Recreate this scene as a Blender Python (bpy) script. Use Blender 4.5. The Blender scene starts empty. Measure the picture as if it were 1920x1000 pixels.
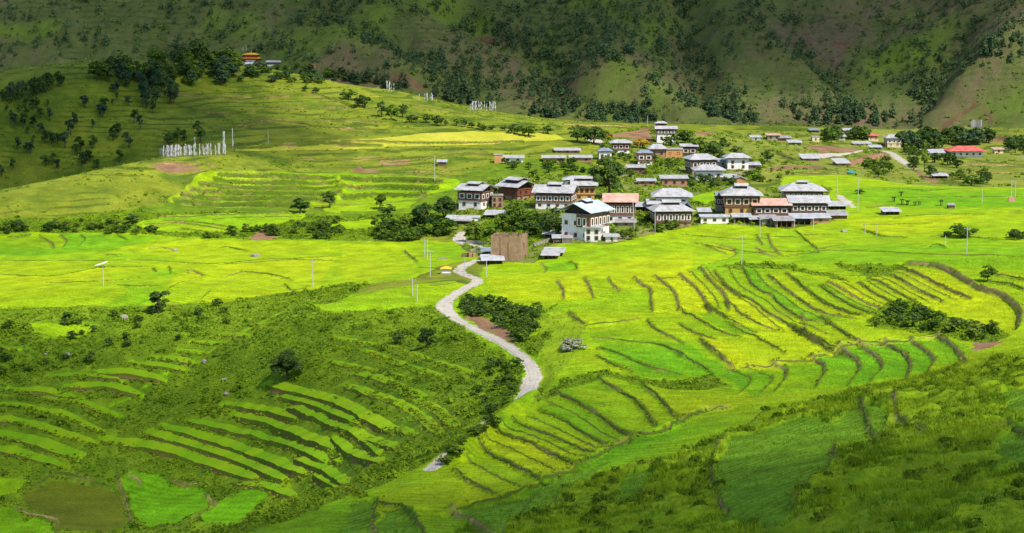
import bpy, math, random
import numpy as np
from mathutils import Vector, Matrix, Euler
R = math.radians
scene = bpy.context.scene
C = scene.collection

# ------------------------------------------------------------------ camera, world, sun, exposure
CAM_Z = 70.0; FPX = 3583.0; PITCH = R(7.63)
cam_d = bpy.data.cameras.new('camera'); cam = bpy.data.objects.new('camera', cam_d); C.objects.link(cam)
cam.location = (0, 0, CAM_Z); cam.rotation_euler = (R(90) - PITCH, 0, 0)
cam_d.sensor_width = 36.0; cam_d.lens = 36.0 * FPX / 1920.0; cam_d.clip_start = 1.0; cam_d.clip_end = 12000.0
scene.camera = cam
SUN_EL = 50.0; SUN_AZ = 138.0           # azimuth clockwise from +Y (the view direction)
world = bpy.data.worlds.new('World'); scene.world = world; world.use_nodes = True
wn = world.node_tree.nodes; wl = world.node_tree.links; wn.clear()
sky = wn.new('ShaderNodeTexSky'); sky.sky_type = 'NISHITA'; sky.sun_disc = False
sky.sun_elevation = R(SUN_EL); sky.sun_rotation = R(SUN_AZ); sky.altitude = 1400
bg = wn.new('ShaderNodeBackground'); bg.inputs[1].default_value = 0.15
wo = wn.new('ShaderNodeOutputWorld'); wl.new(sky.outputs[0], bg.inputs[0]); wl.new(bg.outputs[0], wo.inputs[0])
SUN_DIR = Vector((math.sin(R(SUN_AZ)) * math.cos(R(SUN_EL)), math.cos(R(SUN_AZ)) * math.cos(R(SUN_EL)), math.sin(R(SUN_EL))))
sun_d = bpy.data.lights.new('sun', 'SUN'); sun_d.energy = 4.1; sun_d.angle = R(0.6); sun_d.color = (1.0, 0.93, 0.80)
sun = bpy.data.objects.new('sun', sun_d); C.objects.link(sun)
sun.rotation_euler = (-SUN_DIR).to_track_quat('-Z', 'Y').to_euler()
scene.view_settings.view_transform = 'Standard'; scene.view_settings.look = 'None'
scene.view_settings.exposure = 0.5; scene.view_settings.gamma = 1.0
scene.render.engine = 'CYCLES'
scene.cycles.max_bounces = 4; scene.cycles.diffuse_bounces = 2; scene.cycles.glossy_bounces = 1
scene.cycles.transmission_bounces = 2; scene.cycles.transparent_max_bounces = 32; scene.cycles.volume_bounces = 0
scene.cycles.use_denoising = True
scene.cycles.caustics_reflective = False; scene.cycles.caustics_refractive = False

rng = np.random.default_rng(7); random.seed(7)

# ------------------------------------------------------------------ helpers: noise, photo survey -> place
def _hash(ix, iy, seed):
    h = (ix.astype(np.int64) * 374761393 + iy.astype(np.int64) * 668265263 + seed * 974634777) & 0xffffffff
    h = ((h ^ (h >> 13)) * 1274126177) & 0xffffffff
    return ((h ^ (h >> 16)) & 0xffff) / 65535.0
def vnoise(x, y, seed=0):
    ix = np.floor(x); iy = np.floor(y); fx = x - ix; fy = y - iy
    fx = fx * fx * (3 - 2 * fx); fy = fy * fy * (3 - 2 * fy)
    a = _hash(ix, iy, seed); b = _hash(ix + 1, iy, seed); c = _hash(ix, iy + 1, seed); d = _hash(ix + 1, iy + 1, seed)
    return (a + (b - a) * fx) * (1 - fy) + (c + (d - c) * fx) * fy
def fbm(x, y, s, octv=4, seed=0, gain=0.5):
    o = np.zeros_like(x, dtype=float); amp = 1.0; tot = 0
    for i in range(octv):
        o += amp * (vnoise(x / s, y / s, seed + i * 17) - 0.5); tot += amp; amp *= gain; s *= 0.5
    return o / tot * 2
# survey crops of the photograph: origin and magnification of the plate a line was read from
CROPS = {'A': (0, 560, 2.273), 'B': (640, 560, 2.273), 'C': (1280, 560, 2.273), 'E': (0, 330, 2.94), 'F': (640, 400, 2.94),
         'G': (1280, 330, 2.94), 'H': (0, 0, 2.94), 'I': (640, 0, 2.94), 'J': (1280, 0, 2.94), 'P': (0, 0, 1.0),
         'V1': (820, 220, 4.7625), 'V2': (1180, 220, 4.7625), 'V3': (820, 320, 5.557), 'V4': (1030, 320, 6.25), 'V5': (1300, 320, 6.0),
         'V6': (1480, 200, 4.364), 'V7': (260, 60, 3.84), 'V8': (560, 120, 3.2), 'W1': (1440, 230, 8.0), 'W2': (1660, 230, 7.385),
         'W3': (1560, 340, 5.333), 'W4': (1480, 480, 4.166), 'W5': (400, 60, 8.0), 'W6': (280, 220, 10.0), 'W7': (820, 440, 6.25), 'W8': (700, 360, 8.0)}
def px(crop, pts):
    x0, y0, s = CROPS[crop]
    return [(x0 + a / s, y0 + b / s) for a, b in pts]
def ray(u, v):
    u = np.asarray(u, float); v = np.asarray(v, float)
    dx = (u - 960) / FPX; dv = -(v - 500) / FPX
    dy = math.cos(PITCH) + dv * math.sin(PITCH); dz = -math.sin(PITCH) + dv * math.cos(PITCH)
    return dx / dy, dz / dy                       # per metre of Y
# ------------------------------------------------------------------ terrain: control heights read off as (u, v, distance)
CTRL = [  # plain and its bank on the left
 (0,575,478),(120,572,478),(240,570,480),(360,566,482),(480,552,492),(560,545,500),(0,520,530),(250,510,535),(500,505,540),(700,500,540),(0,455,596),(250,445,605),(500,450,600),(700,445,600),(840,440,608),
 (640,575,452),(720,560,462),(800,545,474),(860,530,486),(640,530,505),(780,515,515),
 # lower left valley
 (0,640,452),(0,700,438),(0,780,418),(0,860,403),(0,940,384),(0,1000,364),(120,640,454),(120,720,432),(120,800,414),(120,900,398),(120,1000,362),
 (250,620,462),(330,640,450),(420,620,458),(250,690,436),(200,760,428),(220,790,421),(300,740,432),(400,665,444),(480,620,446),(540,590,456),(560,583,458),
 (150,860,402),(300,900,396),(300,1000,361),(430,920,378),(520,990,354),(400,990,362),
 # spur hillside
 (360,740,424),(300,800,414),(480,700,424),(480,800,404),(480,880,388),(600,650,424),(600,750,398),(600,850,374),(700,600,444),(700,680,408),(700,760,380),(700,840,356),(760,700,394),(800,640,424),(850,700,388),(850,760,366),(900,690,388),(940,730,372),
 (620,925,352),(700,880,342),(760,830,346),
 # road
 (840,565,458),(858,590,444),(900,622,422),(960,660,396),(1000,700,372),(985,740,350),(935,782,334),(870,830,318),(870,505,522),(900,520,506),(868,445,602),(890,460,585),
 # bank beside the road
 (900,560,470),(960,590,450),(1020,590,444),(1000,640,408),(1030,670,388),(1060,640,398),(1040,710,362),
 # right fields
 (920,510,522),(1000,500,530),(940,560,470),(1050,560,464),(1000,545,478),(1150,560,462),(1150,500,518),(1150,460,552),(1050,470,548),(1300,440,578),(1300,500,514),(1300,560,458),(1300,640,396),(1200,640,396),(1110,690,364),(1200,700,360),(1300,700,356),
 (1450,440,570),(1450,500,506),(1450,560,450),(1450,640,389),(1450,700,349),(1600,420,592),(1600,480,516),(1600,540,455),(1600,600,408),(1600,660,366),(1750,420,585),(1750,480,510),(1750,540,450),(1750,600,402),(1750,660,362),(1900,420,575),(1900,480,500),(1900,540,440),(1900,600,392),(1900,640,362),(1800,640,372),
 # nose fields and its rim
 (1030,735,340),(960,775,322),(900,815,308),(850,855,296),(760,895,281),(660,935,268),(580,975,258),(480,1000,252),(1100,740,340),(1250,740,338),(1000,800,314),(1100,800,312),(1200,800,305),(950,860,289),(1050,850,292),(900,900,270),(1000,900,266),(800,930,262),(700,990,244),(850,1000,228),(1000,960,238),
 # near hillside on the right
 (1350,740,332),(1350,800,288),(1200,870,265),(1200,940,228),(1200,1000,205),(1400,860,248),(1400,940,206),(1400,1000,185),(1500,740,325),(1500,800,278),(1650,700,335),(1650,760,288),(1650,840,230),(1650,920,188),(1650,1000,162),(1800,690,325),(1900,670,318),(1900,720,280),(1900,800,228),(1900,900,180),(1900,1000,150),(1800,760,270),(1800,860,204),
 # village
 (880,410,622),(960,400,628),(1080,425,585),(1050,455,558),(1250,430,585),(1350,410,605),(1450,410,605),(1550,405,610),(1140,375,652),(1200,350,690),(1300,340,715),(1400,340,720),(1290,300,790),(1000,300,765),(1100,280,800),(1240,265,850),(1350,300,790),(1420,300,800),(1240,243,905),(1300,255,880),(1330,252,900),
 # right back valley
 (1450,265,950),(1550,245,1010),(1500,300,830),(1600,300,845),(1660,275,985),(1650,305,850),(1560,335,745),(1650,340,735),(1600,370,668),(1750,360,690),(1900,370,670),(1900,345,745),(1800,330,780),(1900,310,870),(1800,300,890),(1800,262,1010),(1900,270,1010),(1700,250,1030),
 # left hills
 (0,435,612),(150,425,622),(300,405,636),(450,400,640),(600,405,640),(700,420,628),(500,360,690),(350,370,676),(600,330,728),(700,360,690),(800,380,660),(800,330,720),(900,300,768),(400,320,712),(500,300,742),
 (300,305,702),(225,325,682),(150,347,662),(70,372,640),(0,396,622),(80,400,632),(370,292,722),(430,280,740),
 (0,340,772),(100,345,770),(200,325,775),(260,300,775),(50,300,784),(150,280,786),(0,250,796),(0,200,812),(80,178,822),(160,153,838),(100,230,806),(200,220,816),(300,250,786),(300,180,850),(230,140,862),(300,125,886),(400,200,850),(350,160,880),(400,130,910),(480,125,930),(600,150,922),(650,160,925),(740,170,925),(800,185,922),(500,230,820),(500,180,880),(650,250,800),(650,210,858),(750,270,780),(750,220,850),(900,240,830),(900,208,915),(1050,232,912),(1050,265,820),(1150,240,910),(1220,244,900),
]
EXTRA = [  # (x, y, z): ground nobody sees from here, behind crests and beyond the edges
 (-430,960,34),(-260,1010,30),(-60,1030,14),(60,1030,10),(150,1060,8),(-300,1180,6),(0,1180,5),(300,1180,5),(600,1000,14),(-600,900,30),(-600,600,0),(-520,480,-6),(-400,420,-24),(-400,360,-34),
 (-240,300,-36),(-160,270,-34),(-120,240,-24),(-215,700,-1),(-190,738,-2),(-250,690,-1),(-200,200,-16),(-90,180,2),(0,150,13),(0,60,28),(0,0,60),(-120,60,20),(120,60,34),(120,0,48),(0,-80,70),(400,500,14),(400,300,30),(300,200,38),(500,700,14),(250,120,38)]
_c = np.array(CTRL, float); _tx, _tz = ray(_c[:, 0], _c[:, 1])
PTS = np.vstack([np.c_[_tx * _c[:, 2], _c[:, 2], CAM_Z + _tz * _c[:, 2]], np.array(EXTRA, float)])
def _phi(r2): return -np.sqrt(r2 + 81.0)
def _fit(P):
    n = len(P); d2 = (P[:, None, 0] - P[None, :, 0]) ** 2 + (P[:, None, 1] - P[None, :, 1]) ** 2
    A = np.zeros((n + 3, n + 3)); A[:n, :n] = _phi(d2) + np.eye(n) * 1.5
    A[:n, n] = 1; A[:n, n + 1] = P[:, 0] / 500; A[:n, n + 2] = P[:, 1] / 500; A[n:, :n] = A[:n, n:].T
    return np.linalg.solve(A, np.r_[P[:, 2], 0, 0, 0])
_w = _fit(PTS)
def rbf(X, Y):
    sh = X.shape; X = X.ravel(); Y = Y.ravel(); o = np.empty(len(X)); n = len(PTS)
    px32 = PTS.astype(np.float32); w = _w.astype(np.float32)
    for i in range(0, len(X), 40000):
        x = X[i:i + 40000].astype(np.float32); y = Y[i:i + 40000].astype(np.float32)
        r2 = (x[:, None] - px32[None, :, 0]) ** 2 + (y[:, None] - px32[None, :, 1]) ** 2
        o[i:i + 40000] = _phi(r2) @ w[:n] + w[n] + w[n + 1] * x / 500 + w[n + 2] * y / 500
    return o.reshape(sh)
def mountain(X, Y):
    yb = 1052 + 12 * np.sin(X / 70.0) + 10 * np.sin(X / 31.0 + 1.3) + np.where(X > 215, -(X - 215) * 0.30, 0) + np.where(X < -60, (-60 - X) * 0.05, 0)
    t = Y - yb
    z = 7 + 0.56 * t
    rel = np.clip(t / 60.0, 0, 1)
    n1 = np.abs(fbm(X + 40 * vnoise(X / 60, Y / 60, 5), Y * 0.55, 75, 3, 11))
    z = z + rel * (13 * (n1 - 0.3) + 4.0 * fbm(X, Y, 17, 4, 23))
    z = np.where(z > 140, 140 + (z - 140) * 0.2, z)
    return z
def smax(a, b, k=3.0):
    h = np.clip(0.5 + 0.5 * (a - b) / k, 0, 1); return b + (a - b) * h + k * h * (1 - h)
RAVINES = []
def dist_polyline(X, Y, P):
    d = np.full(X.shape, 1e9)
    for (ax, ay), (bx, by) in zip(P[:-1], P[1:]):
        vx, vy = bx - ax, by - ay; L = vx * vx + vy * vy + 1e-9
        t = np.clip(((X - ax) * vx + (Y - ay) * vy) / L, 0, 1)
        d = np.minimum(d, np.hypot(X - ax - t * vx, Y - ay - t * vy))
    return d
def base(X, Y):
    m = mountain(X, Y)
    for P, dep, wd in RAVINES:
        m = m - dep * np.exp(-(dist_polyline(X, Y, P) / wd) ** 2)
    return smax(rbf(X, Y), m)
YS = np.r_[np.arange(110, 400, 1.5), np.arange(400, 800, 2.0), np.arange(800, 1420, 2.0)]
def hit(uv, f=None):
    """where the sight lines through photo points uv first meet the ground: (n,3)"""
    f = f or base
    uv = np.asarray(uv, float); tx, tz = ray(uv[:, 0], uv[:, 1]); out = np.zeros((len(uv), 3))
    for i in range(0, len(uv), 200):
        a = tx[i:i + 200, None] * YS; z = CAM_Z + tz[i:i + 200, None] * YS
        g = f(a, np.broadcast_to(YS, a.shape)) - z
        k = np.argmax(g > 0, axis=1); ok = (g > 0).any(1); k = np.where(ok, np.maximum(k, 1), len(YS) - 1)
        r = np.arange(len(k)); g0, g1 = g[r, k - 1], g[r, k]; t = np.where(ok, g0 / (g0 - g1 + 1e-9), 1.0)
        y = YS[k - 1] + t * (YS[k] - YS[k - 1])
        out[i:i + 200] = np.c_[tx[i:i + 200] * y, y, CAM_Z + tz[i:i + 200] * y]
    return out
for crop, pts, dep, wd in [('P', [(1290,0),(1290,60),(1318,110),(1300,175),(1325,197),(1382,218),(1416,236)], 12, 12),
                           ('P', [(1800,60),(1763,112),(1739,170),(1732,204)], 10, 14), ('P', [(870,5),(880,35),(980,80),(1025,112),(1065,170),(1133,210),(1215,226)], 11, 12), ('P', [(1080,70),(1150,135),(1225,180),(1305,212),(1375,236)], -9, 15), ('P', [(930,40),(1000,85),(1050,130),(1110,170)], -6, 12), ('P', [(1400,30),(1460,110),(1540,175),(1600,215)], -6, 14), ('P', [(1919,60),(1850,120),(1800,165),(1750,215)], -9, 14), ('P', [(640,70),(760,130),(860,170)], -5, 12),
                           ('P', [(1480,20),(1500,100),(1560,160),(1590,200)], 4, 12), ('P', [(600,10),(680,60),(760,100),(830,150)], 4, 12)]:
    _p = hit(px(crop, pts), mountain); RAVINES.append((_p[:, :2], dep, wd))
def densify(pts, step=9.0):
    """Catmull-Rom through photo points"""
    p = np.array(pts, float)
    if len(p) < 2: return p
    q = np.vstack([2 * p[0] - p[1], p, 2 * p[-1] - p[-2]]); o = []
    for i in range(1, len(q) - 2):
        n = max(1, int(np.hypot(*(q[i + 1] - q[i])) / step))
        for t in np.arange(n) / n:
            a, b, c, d = q[i - 1], q[i], q[i + 1], q[i + 2]
            o.append(0.5 * (2 * b + (c - a) * t + (2 * a - 5 * b + 4 * c - d) * t * t + (3 * b - a - 3 * c + d) * t ** 3))
    o.append(p[-1]); return np.array(o)
# ------------------------------------------------------------------ terrain sheet: grid, land cover, terraces, road bed
cols = np.r_[-0.75 + 0.43 * np.linspace(0, 1, 40) ** 0.6, np.arange(-0.3, 0.3, 0.00072), 0.75 - 0.43 * np.linspace(1, 0, 40) ** 0.6]
cols = np.unique(cols)
rows = [-60.0, -20.0, 5.0, 20.0, 35.0, 50.0, 65.0, 80.0, 92.0, 102.0]
y = 110.0
while y < 1270:
    rows.append(y); y += 0.42 + 0.25 * min(1, max(0, (y - 200) / 400)) + (0.2 if y > 640 else 0)
rows = np.r_[rows, np.linspace(1275, 1340, 12), np.linspace(1360, 2300, 20)]
AA, YY = np.meshgrid(cols, rows)
XX = AA * np.maximum(YY, 60.0)
NR, NC = XX.shape
_m = mountain(XX, YY)
for _P, _d, _wd in RAVINES:
    _m = _m - _d * np.exp(-(dist_polyline(XX, YY, _P) / _wd) ** 2)
_r = rbf(XX, YY)
ZZ = smax(_r, _m); IS_MT = 1 / (1 + np.exp(-(_m - _r) / 1.5))
del _m, _r
def window(P, rad):
    y0, y1 = P[:, 1].min() - rad, P[:, 1].max() + rad
    r0, r1 = np.searchsorted(rows, y0), np.searchsorted(rows, y1) + 1
    yy = max(60, y0)
    a0 = min((P[:, 0].min() - rad) / yy, (P[:, 0].min() - rad) / max(60, y1)); a1 = max((P[:, 0].max() + rad) / yy, (P[:, 0].max() + rad) / max(60, y1))
    c0, c1 = np.searchsorted(cols, a0), np.searchsorted(cols, a1) + 1
    return slice(max(0, r0 - 1), min(NR, r1)), slice(max(0, c0 - 1), min(NC, c1))
def near(P, rad, X, Y):
    """distance, signed side, overrun past the ends, position index along polyline P"""
    d = np.full(X.shape, 1e9); s = np.zeros(X.shape); over = np.zeros(X.shape); pos = np.zeros(X.shape)
    n = len(P) - 1
    for i in range(n):
        ax, ay = P[i, :2]; bx, by = P[i + 1, :2]
        vx, vy = bx - ax, by - ay; L = math.hypot(vx, vy) + 1e-9; vx /= L; vy /= L
        q = (X - ax) * vx + (Y - ay) * vy; t = np.clip(q, 0, L)
        e = np.hypot(X - ax - t * vx, Y - ay - t * vy)
        k = e < d
        nx, ny = -vy, vx
        sg = ((X - ax) * nx + (Y - ay) * ny)
        d = np.where(k, e, d); s = np.where(k, sg, s); pos = np.where(k, i + t / L, pos)
        ov = np.where((i == 0) & (q < 0), -q, 0) + np.where((i == n - 1) & (q > L), q - L, 0)
        over = np.where(k, ov, over)
    return d, s, over, pos
_n1 = fbm(XX, YY, 9, 3, 41); _n2 = fbm(XX, YY, 9, 3, 57); _nf = fbm(XX, YY, 2.2, 3, 71)
XW = XX + _n1 * 1.6; YW = YY + _n2 * 2.4        # wobbled coordinates: borders of land cover are never ruler-straight
def poly_world(crop, pts, step=25):
    p = [(-330 if u < 2 else (2250 if u > 1917 else u), 1075 if v > 998 and (u < 2 or u > 1917) else v) for u, v in px(crop, pts)]; p = p + [p[0]]; o = []
    for (ax, ay), (bx, by) in zip(p[:-1], p[1:]):
        n = max(1, int(math.hypot(bx - ax, by - ay) / step))
        o += [(ax + (bx - ax) * t / n, ay + (by - ay) * t / n) for t in range(n)]
    return hit(o)
def inside(W, X=None, Y=None):
    rs, cs = window(W, 8.0)
    x = (XW if X is None else X)[rs, cs]; yv = (YW if Y is None else Y)[rs, cs]
    r = np.zeros(x.shape, bool)
    for i in range(len(W)):
        x1, y1 = W[i, :2]; x2, y2 = W[(i + 1) % len(W), :2]
        if y1 == y2: continue
        r ^= ((y1 > yv) != (y2 > yv)) & (x < (x2 - x1) * (yv - y1) / (y2 - y1) + x1)
    return rs, cs, r
MEADOW, RICE, BANK, MOUND, VILL, MOUNT, SOIL, HAY, DEEP, VALLEY, DIRT = range(11)
zone = np.full(XX.shape, MEADOW, np.uint8)
hue = fbm(XX, YY, 60, 3, 91) * 0.5
ZONES = [
 (VALLEY, 'P', [(1225,246),(1400,246),(1919,236),(1919,362),(1700,350),(1480,330),(1400,352),(1330,345),(1240,330)]),
 (BANK, 'P', [(0,412),(120,408),(250,392),(330,378),(420,372),(640,398),(860,330),(930,300),(1080,300),(1180,345),(1190,380),(1000,400),(860,440),(640,455),(0,450)]),
 (HAY, 'P', [(420,282),(560,272),(700,262),(800,250),(900,247),(1040,252),(1060,262),(900,270),(700,276),(560,284)]),
 (MEADOW, 'P', [(240,290),(420,284),(640,280),(860,272),(1050,262),(1080,285),(920,305),(860,330),(820,345),(640,330),(350,322),(260,330)]),
 (RICE, 'E', [(1080,0),(1882,0),(1882,150),(1600,150),(950,155),(930,135),(1040,90)]),
 (RICE, 'P', [(640,330),(760,330),(860,340),(855,356),(800,365),(720,378),(640,382)]),
 (RICE, 'E', [(780,245),(1000,225),(1350,210),(1690,205),(1660,240),(1500,270),(1300,305),(1000,315),(850,300),(740,275)]),
 (RICE, 'E', [(1780,170),(1882,165),(1882,205),(1800,195)]), (RICE, 'P', [(640,388),(700,380),(780,378),(770,392),(700,398),(640,396)]),
 (RICE, 'P', [(610,420),(700,410),(780,412),(765,424),(700,430),(630,432)]),
 (RICE, 'P', [(0,448),(70,436),(150,438),(290,441),(340,446),(425,448),(470,450),(580,450),(640,452),(752,456),(790,450),(856,456),(872,470),(905,480),(895,490),(860,490),(800,510),(770,524),(690,533),(640,534),(585,543),(510,551),(425,565),(326,571),(272,573),(163,575),(68,580),(0,586)]),
 (RICE, 'P', [(565,574),(640,567),(718,543),(790,532),(851,528),(880,533),(868,545),(832,560),(806,572),(725,580),(640,586)]),
 (RICE, 'P', [(905,502),(925,492),(1005,492),(1030,470),(1060,457),(1150,458),(1270,430),(1300,421),(1350,420),(1417,423),(1475,430),(1525,422),(1583,409),(1560,380),(1556,355),(1470,372),(1340,385),(1296,384),(1292,368),(1340,360),(1400,358),(1460,355),(1470,330),(1590,328),(1640,337),(1710,347),(1778,349),(1847,351),(1919,354),(1919,650),(1850,660),(1780,672),(1700,700),(1600,720),(1480,742),(1380,766),(1300,790),(1200,815),(1180,800),(1330,745),(1380,735),(1360,715),(1290,725),(1180,705),(1120,712),(1040,722),(1030,700),(1075,680),(1095,655),(1110,625),(1095,612),(1082,604),(1065,587),(1048,565),(1028,577),(980,578),(926,567),(898,553),(880,545),(900,530)]),
 (RICE, 'B', [(980,380),(1100,345),(1350,380),(1455,400),(1560,370),(1640,375),(1600,430),(1455,520),(1220,605),(1000,725),(840,785),(620,860),(500,905),(330,960),(200,1000),(60,1000),(100,860),(300,800),(490,745),(520,650),(620,570),(750,490),(860,430)]),
 (VILL, 'P', [(855,365),(930,335),(1080,325),(1130,340),(1190,300),(1110,270),(1150,250),(1230,236),(1290,240),(1320,290),(1410,295),(1430,335),(1340,358),(1290,372),(1320,385),(1420,355),(1555,350),(1560,400),(1480,428),(1330,418),(1270,428),(1150,455),(1050,455),(1010,470),(1000,490),(905,492),(880,470),(850,440)]),
 (BANK, 'P', [(880,435),(940,395),(1000,400),(1048,410),(1045,450),(1000,470),(990,440),(915,440),(905,462)]),
 # lower left: wild bank, treads drawn later
 (BANK, 'P', [(0,587),(68,581),(163,576),(272,574),(326,572),(425,566),(510,553),(585,545),(640,536),(690,535),(640,566),(565,573),(640,588),(725,581),(806,574),(845,600),(900,640),(960,680),(980,700),(975,740),(955,770),(900,810),(840,850),(740,900),(640,935),(560,970),(470,999),(0,999)]),
 (DEEP, 'A', [(80,850),(220,765),(340,772),(470,800),(545,900),(560,960),(440,1000),(250,1000),(240,940),(120,910)]),
 (RICE, 'A', [(505,770),(560,738),(680,738),(740,795),(870,800),(880,890),(770,960),(620,975),(565,900)]),
 (RICE, 'A', [(840,930),(900,870),(1000,840),(1080,800),(1135,840),(1090,890),(1000,950),(880,960)]),
 (RICE, 'A', [(0,752),(125,775),(60,840),(0,885)]), (RICE, 'A', [(0,940),(60,890),(110,950),(150,930),(230,950),(235,1000),(0,1000)]),
 (RICE, 'A', [(150,110),(330,100),(430,120),(380,150),(250,165),(150,150)]), (RICE, 'A', [(1140,850),(1200,780),(1235,790),(1200,880)]),
 (BANK, 'F', [(640,470),(690,438),(760,455),(850,500),(1000,532),(1140,528),(1180,500),(1130,560),(1060,630),(1035,690),(1110,655),(1180,650),(1150,690),(1100,720),(1080,800),(1000,760),(900,690),(760,630),(650,560)]),
 (MOUND, 'F', [(1150,525),(1250,545),(1350,625),(1330,700),(1300,800),(1180,900),(1080,1000),(1050,1000),(1095,860),(1090,760),(1180,660),(1130,640),(1060,680),(1070,620)]),
 (BANK, 'B', [(800,470),(880,400),(985,335),(1120,300),(1200,330),(1300,345),(1455,350),(1560,330),(1640,365),(1560,390),(1455,398),(1300,372),(1100,343),(985,378),(880,430)]),
 (BANK, 'G', [(1010,815),(1080,770),(1160,690),(1230,690),(1400,760),(1560,800),(1750,850),(1800,890),(1720,930),(1600,930),(1400,890),(1200,850),(1060,850)]),
 (BANK, 'G', [(200,510),(330,482),(600,495),(720,530),(880,560),(910,585),(860,570),(700,550),(600,520),(350,520)]),
 (BANK, 'G', [(840,485),(1000,495),(1230,480),(1230,510),(1040,552),(900,520)]),
 (MOUND, 'C', [(1455,195),(1330,260),(1100,320),(900,365),(600,430),(350,500),(150,590),(0,660),(-200,720),(-500,800),(-800,900),(-960,1000),(1455,1000)]),
 (DEEP, 'C', [(220,600),(380,545),(520,500),(640,520),(720,470),(830,450),(900,520),(830,610),(650,640),(640,720),(560,770),(480,860),(400,985),(170,960),(140,750)]),
 (DEEP, 'C', [(1390,385),(1455,370),(1455,530),(1400,520)]), (DEEP, 'C', [(1330,600),(1400,540),(1455,600),(1455,790),(1350,720)]),
 (DEEP, 'B', [(500,905),(660,850),(840,800),(1000,740),(1130,690),(1000,800),(880,880),(760,960),(700,1000),(600,1000)]),
 (DEEP, 'B', [(1190,740),(1330,720),(1300,800),(1240,860),(1180,880)]), (DEEP, 'B', [(40,880),(130,850),(150,950),(60,1000),(0,1000)]), (DEEP, 'B', [(170,900),(300,900),(350,1000),(170,1000)]),
 # bare earth
 (SOIL, 'F', [(665,575),(720,565),(800,590),(870,625),(940,690),(960,725),(860,680),(760,635)]),
 (SOIL, 'G', [(1600,930),(1760,925),(1720,960),(1630,990)]),
 (SOIL, 'H', [(810,925),(880,915),(1000,935),(1130,945),(1090,960),(960,955)]), (SOIL, 'H', [(815,910),(920,898),(1060,918),(1120,936),(1000,934),(880,922)]),
 (SOIL, 'I', [(50,935),(90,920),(150,935),(210,930),(205,955),(80,960)]), (SOIL, 'I', [(200,895),(380,880),(400,895),(290,915)]),
 (SOIL, 'E', [(1370,350),(1450,300),(1530,345),(1480,355)]),
 (SOIL, 'W1', [(560,340),(760,340),(920,350),(1100,370),(1300,385),(1350,420),(1150,450),(960,455),(760,455),(700,400),(560,380)]),
 (DIRT, 'W1', [(780,470),(930,460),(1100,465),(1250,450),(1430,410),(1440,425),(1250,470),(1080,500),(900,520),(790,545),(700,520)]),
 (SOIL, 'W1', [(0,690),(150,665),(400,650),(640,655),(900,665),(900,690),(560,690),(300,705),(160,730),(0,715)]), (SOIL, 'W1', [(1540,460),(1720,470),(1840,520),(1900,540),(1700,540),(1560,510)]),
 (SOIL, 'W2', [(380,655),(470,670),(560,740),(680,780),(800,820),(700,840),(600,800),(500,780),(440,710)]),
 (DIRT, 'V5', [(1640,280),(1700,285),(1780,350),(1850,420),(1790,422),(1700,350),(1640,310)]), (DIRT, 'V1', [(1340,200),(1490,185),(1490,235),(1440,240)]),
 (SOIL, 'V1', [(1480,150),(1640,140),(1900,100),(1900,230),(1760,250),(1740,180),(1600,190)]), (SOIL, 'V2', [(560,130),(760,130),(720,160),(600,160)]),
 (SOIL, 'J', [(1400,720),(1500,640),(1590,565),(1640,570),(1560,630),(1480,690),(1430,730)]), (SOIL, 'J', [(1640,565),(1690,620),(1740,690),(1700,680),(1660,620)]),
 (SOIL, 'J', [(1400,740),(1500,735),(1700,755),(1880,770),(1880,790),(1750,785),(1600,765)]), (SOIL, 'V8', [(510,90),(620,60),(700,85),(780,150),(720,165),(640,130),(560,130)]),
 (SOIL, 'J', [(800,240),(870,230),(940,240),(900,262),(820,265)]), (SOIL, 'P', [(890,70),(925,68),(930,82),(900,80)]),
]
zone[IS_MT > 0.5] = MOUNT
for zid, crop, pts in ZONES:
    W = poly_world(crop, pts); rs, cs, r = inside(W)
    zone[rs, cs][r] = zid
zone[(YY > 1030) & (zone == MEADOW)] = MOUNT
_k = (zone == MEADOW) & (YY < 475) & (XX > -70); zone[_k] = RICE; hue[_k] -= .25
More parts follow.
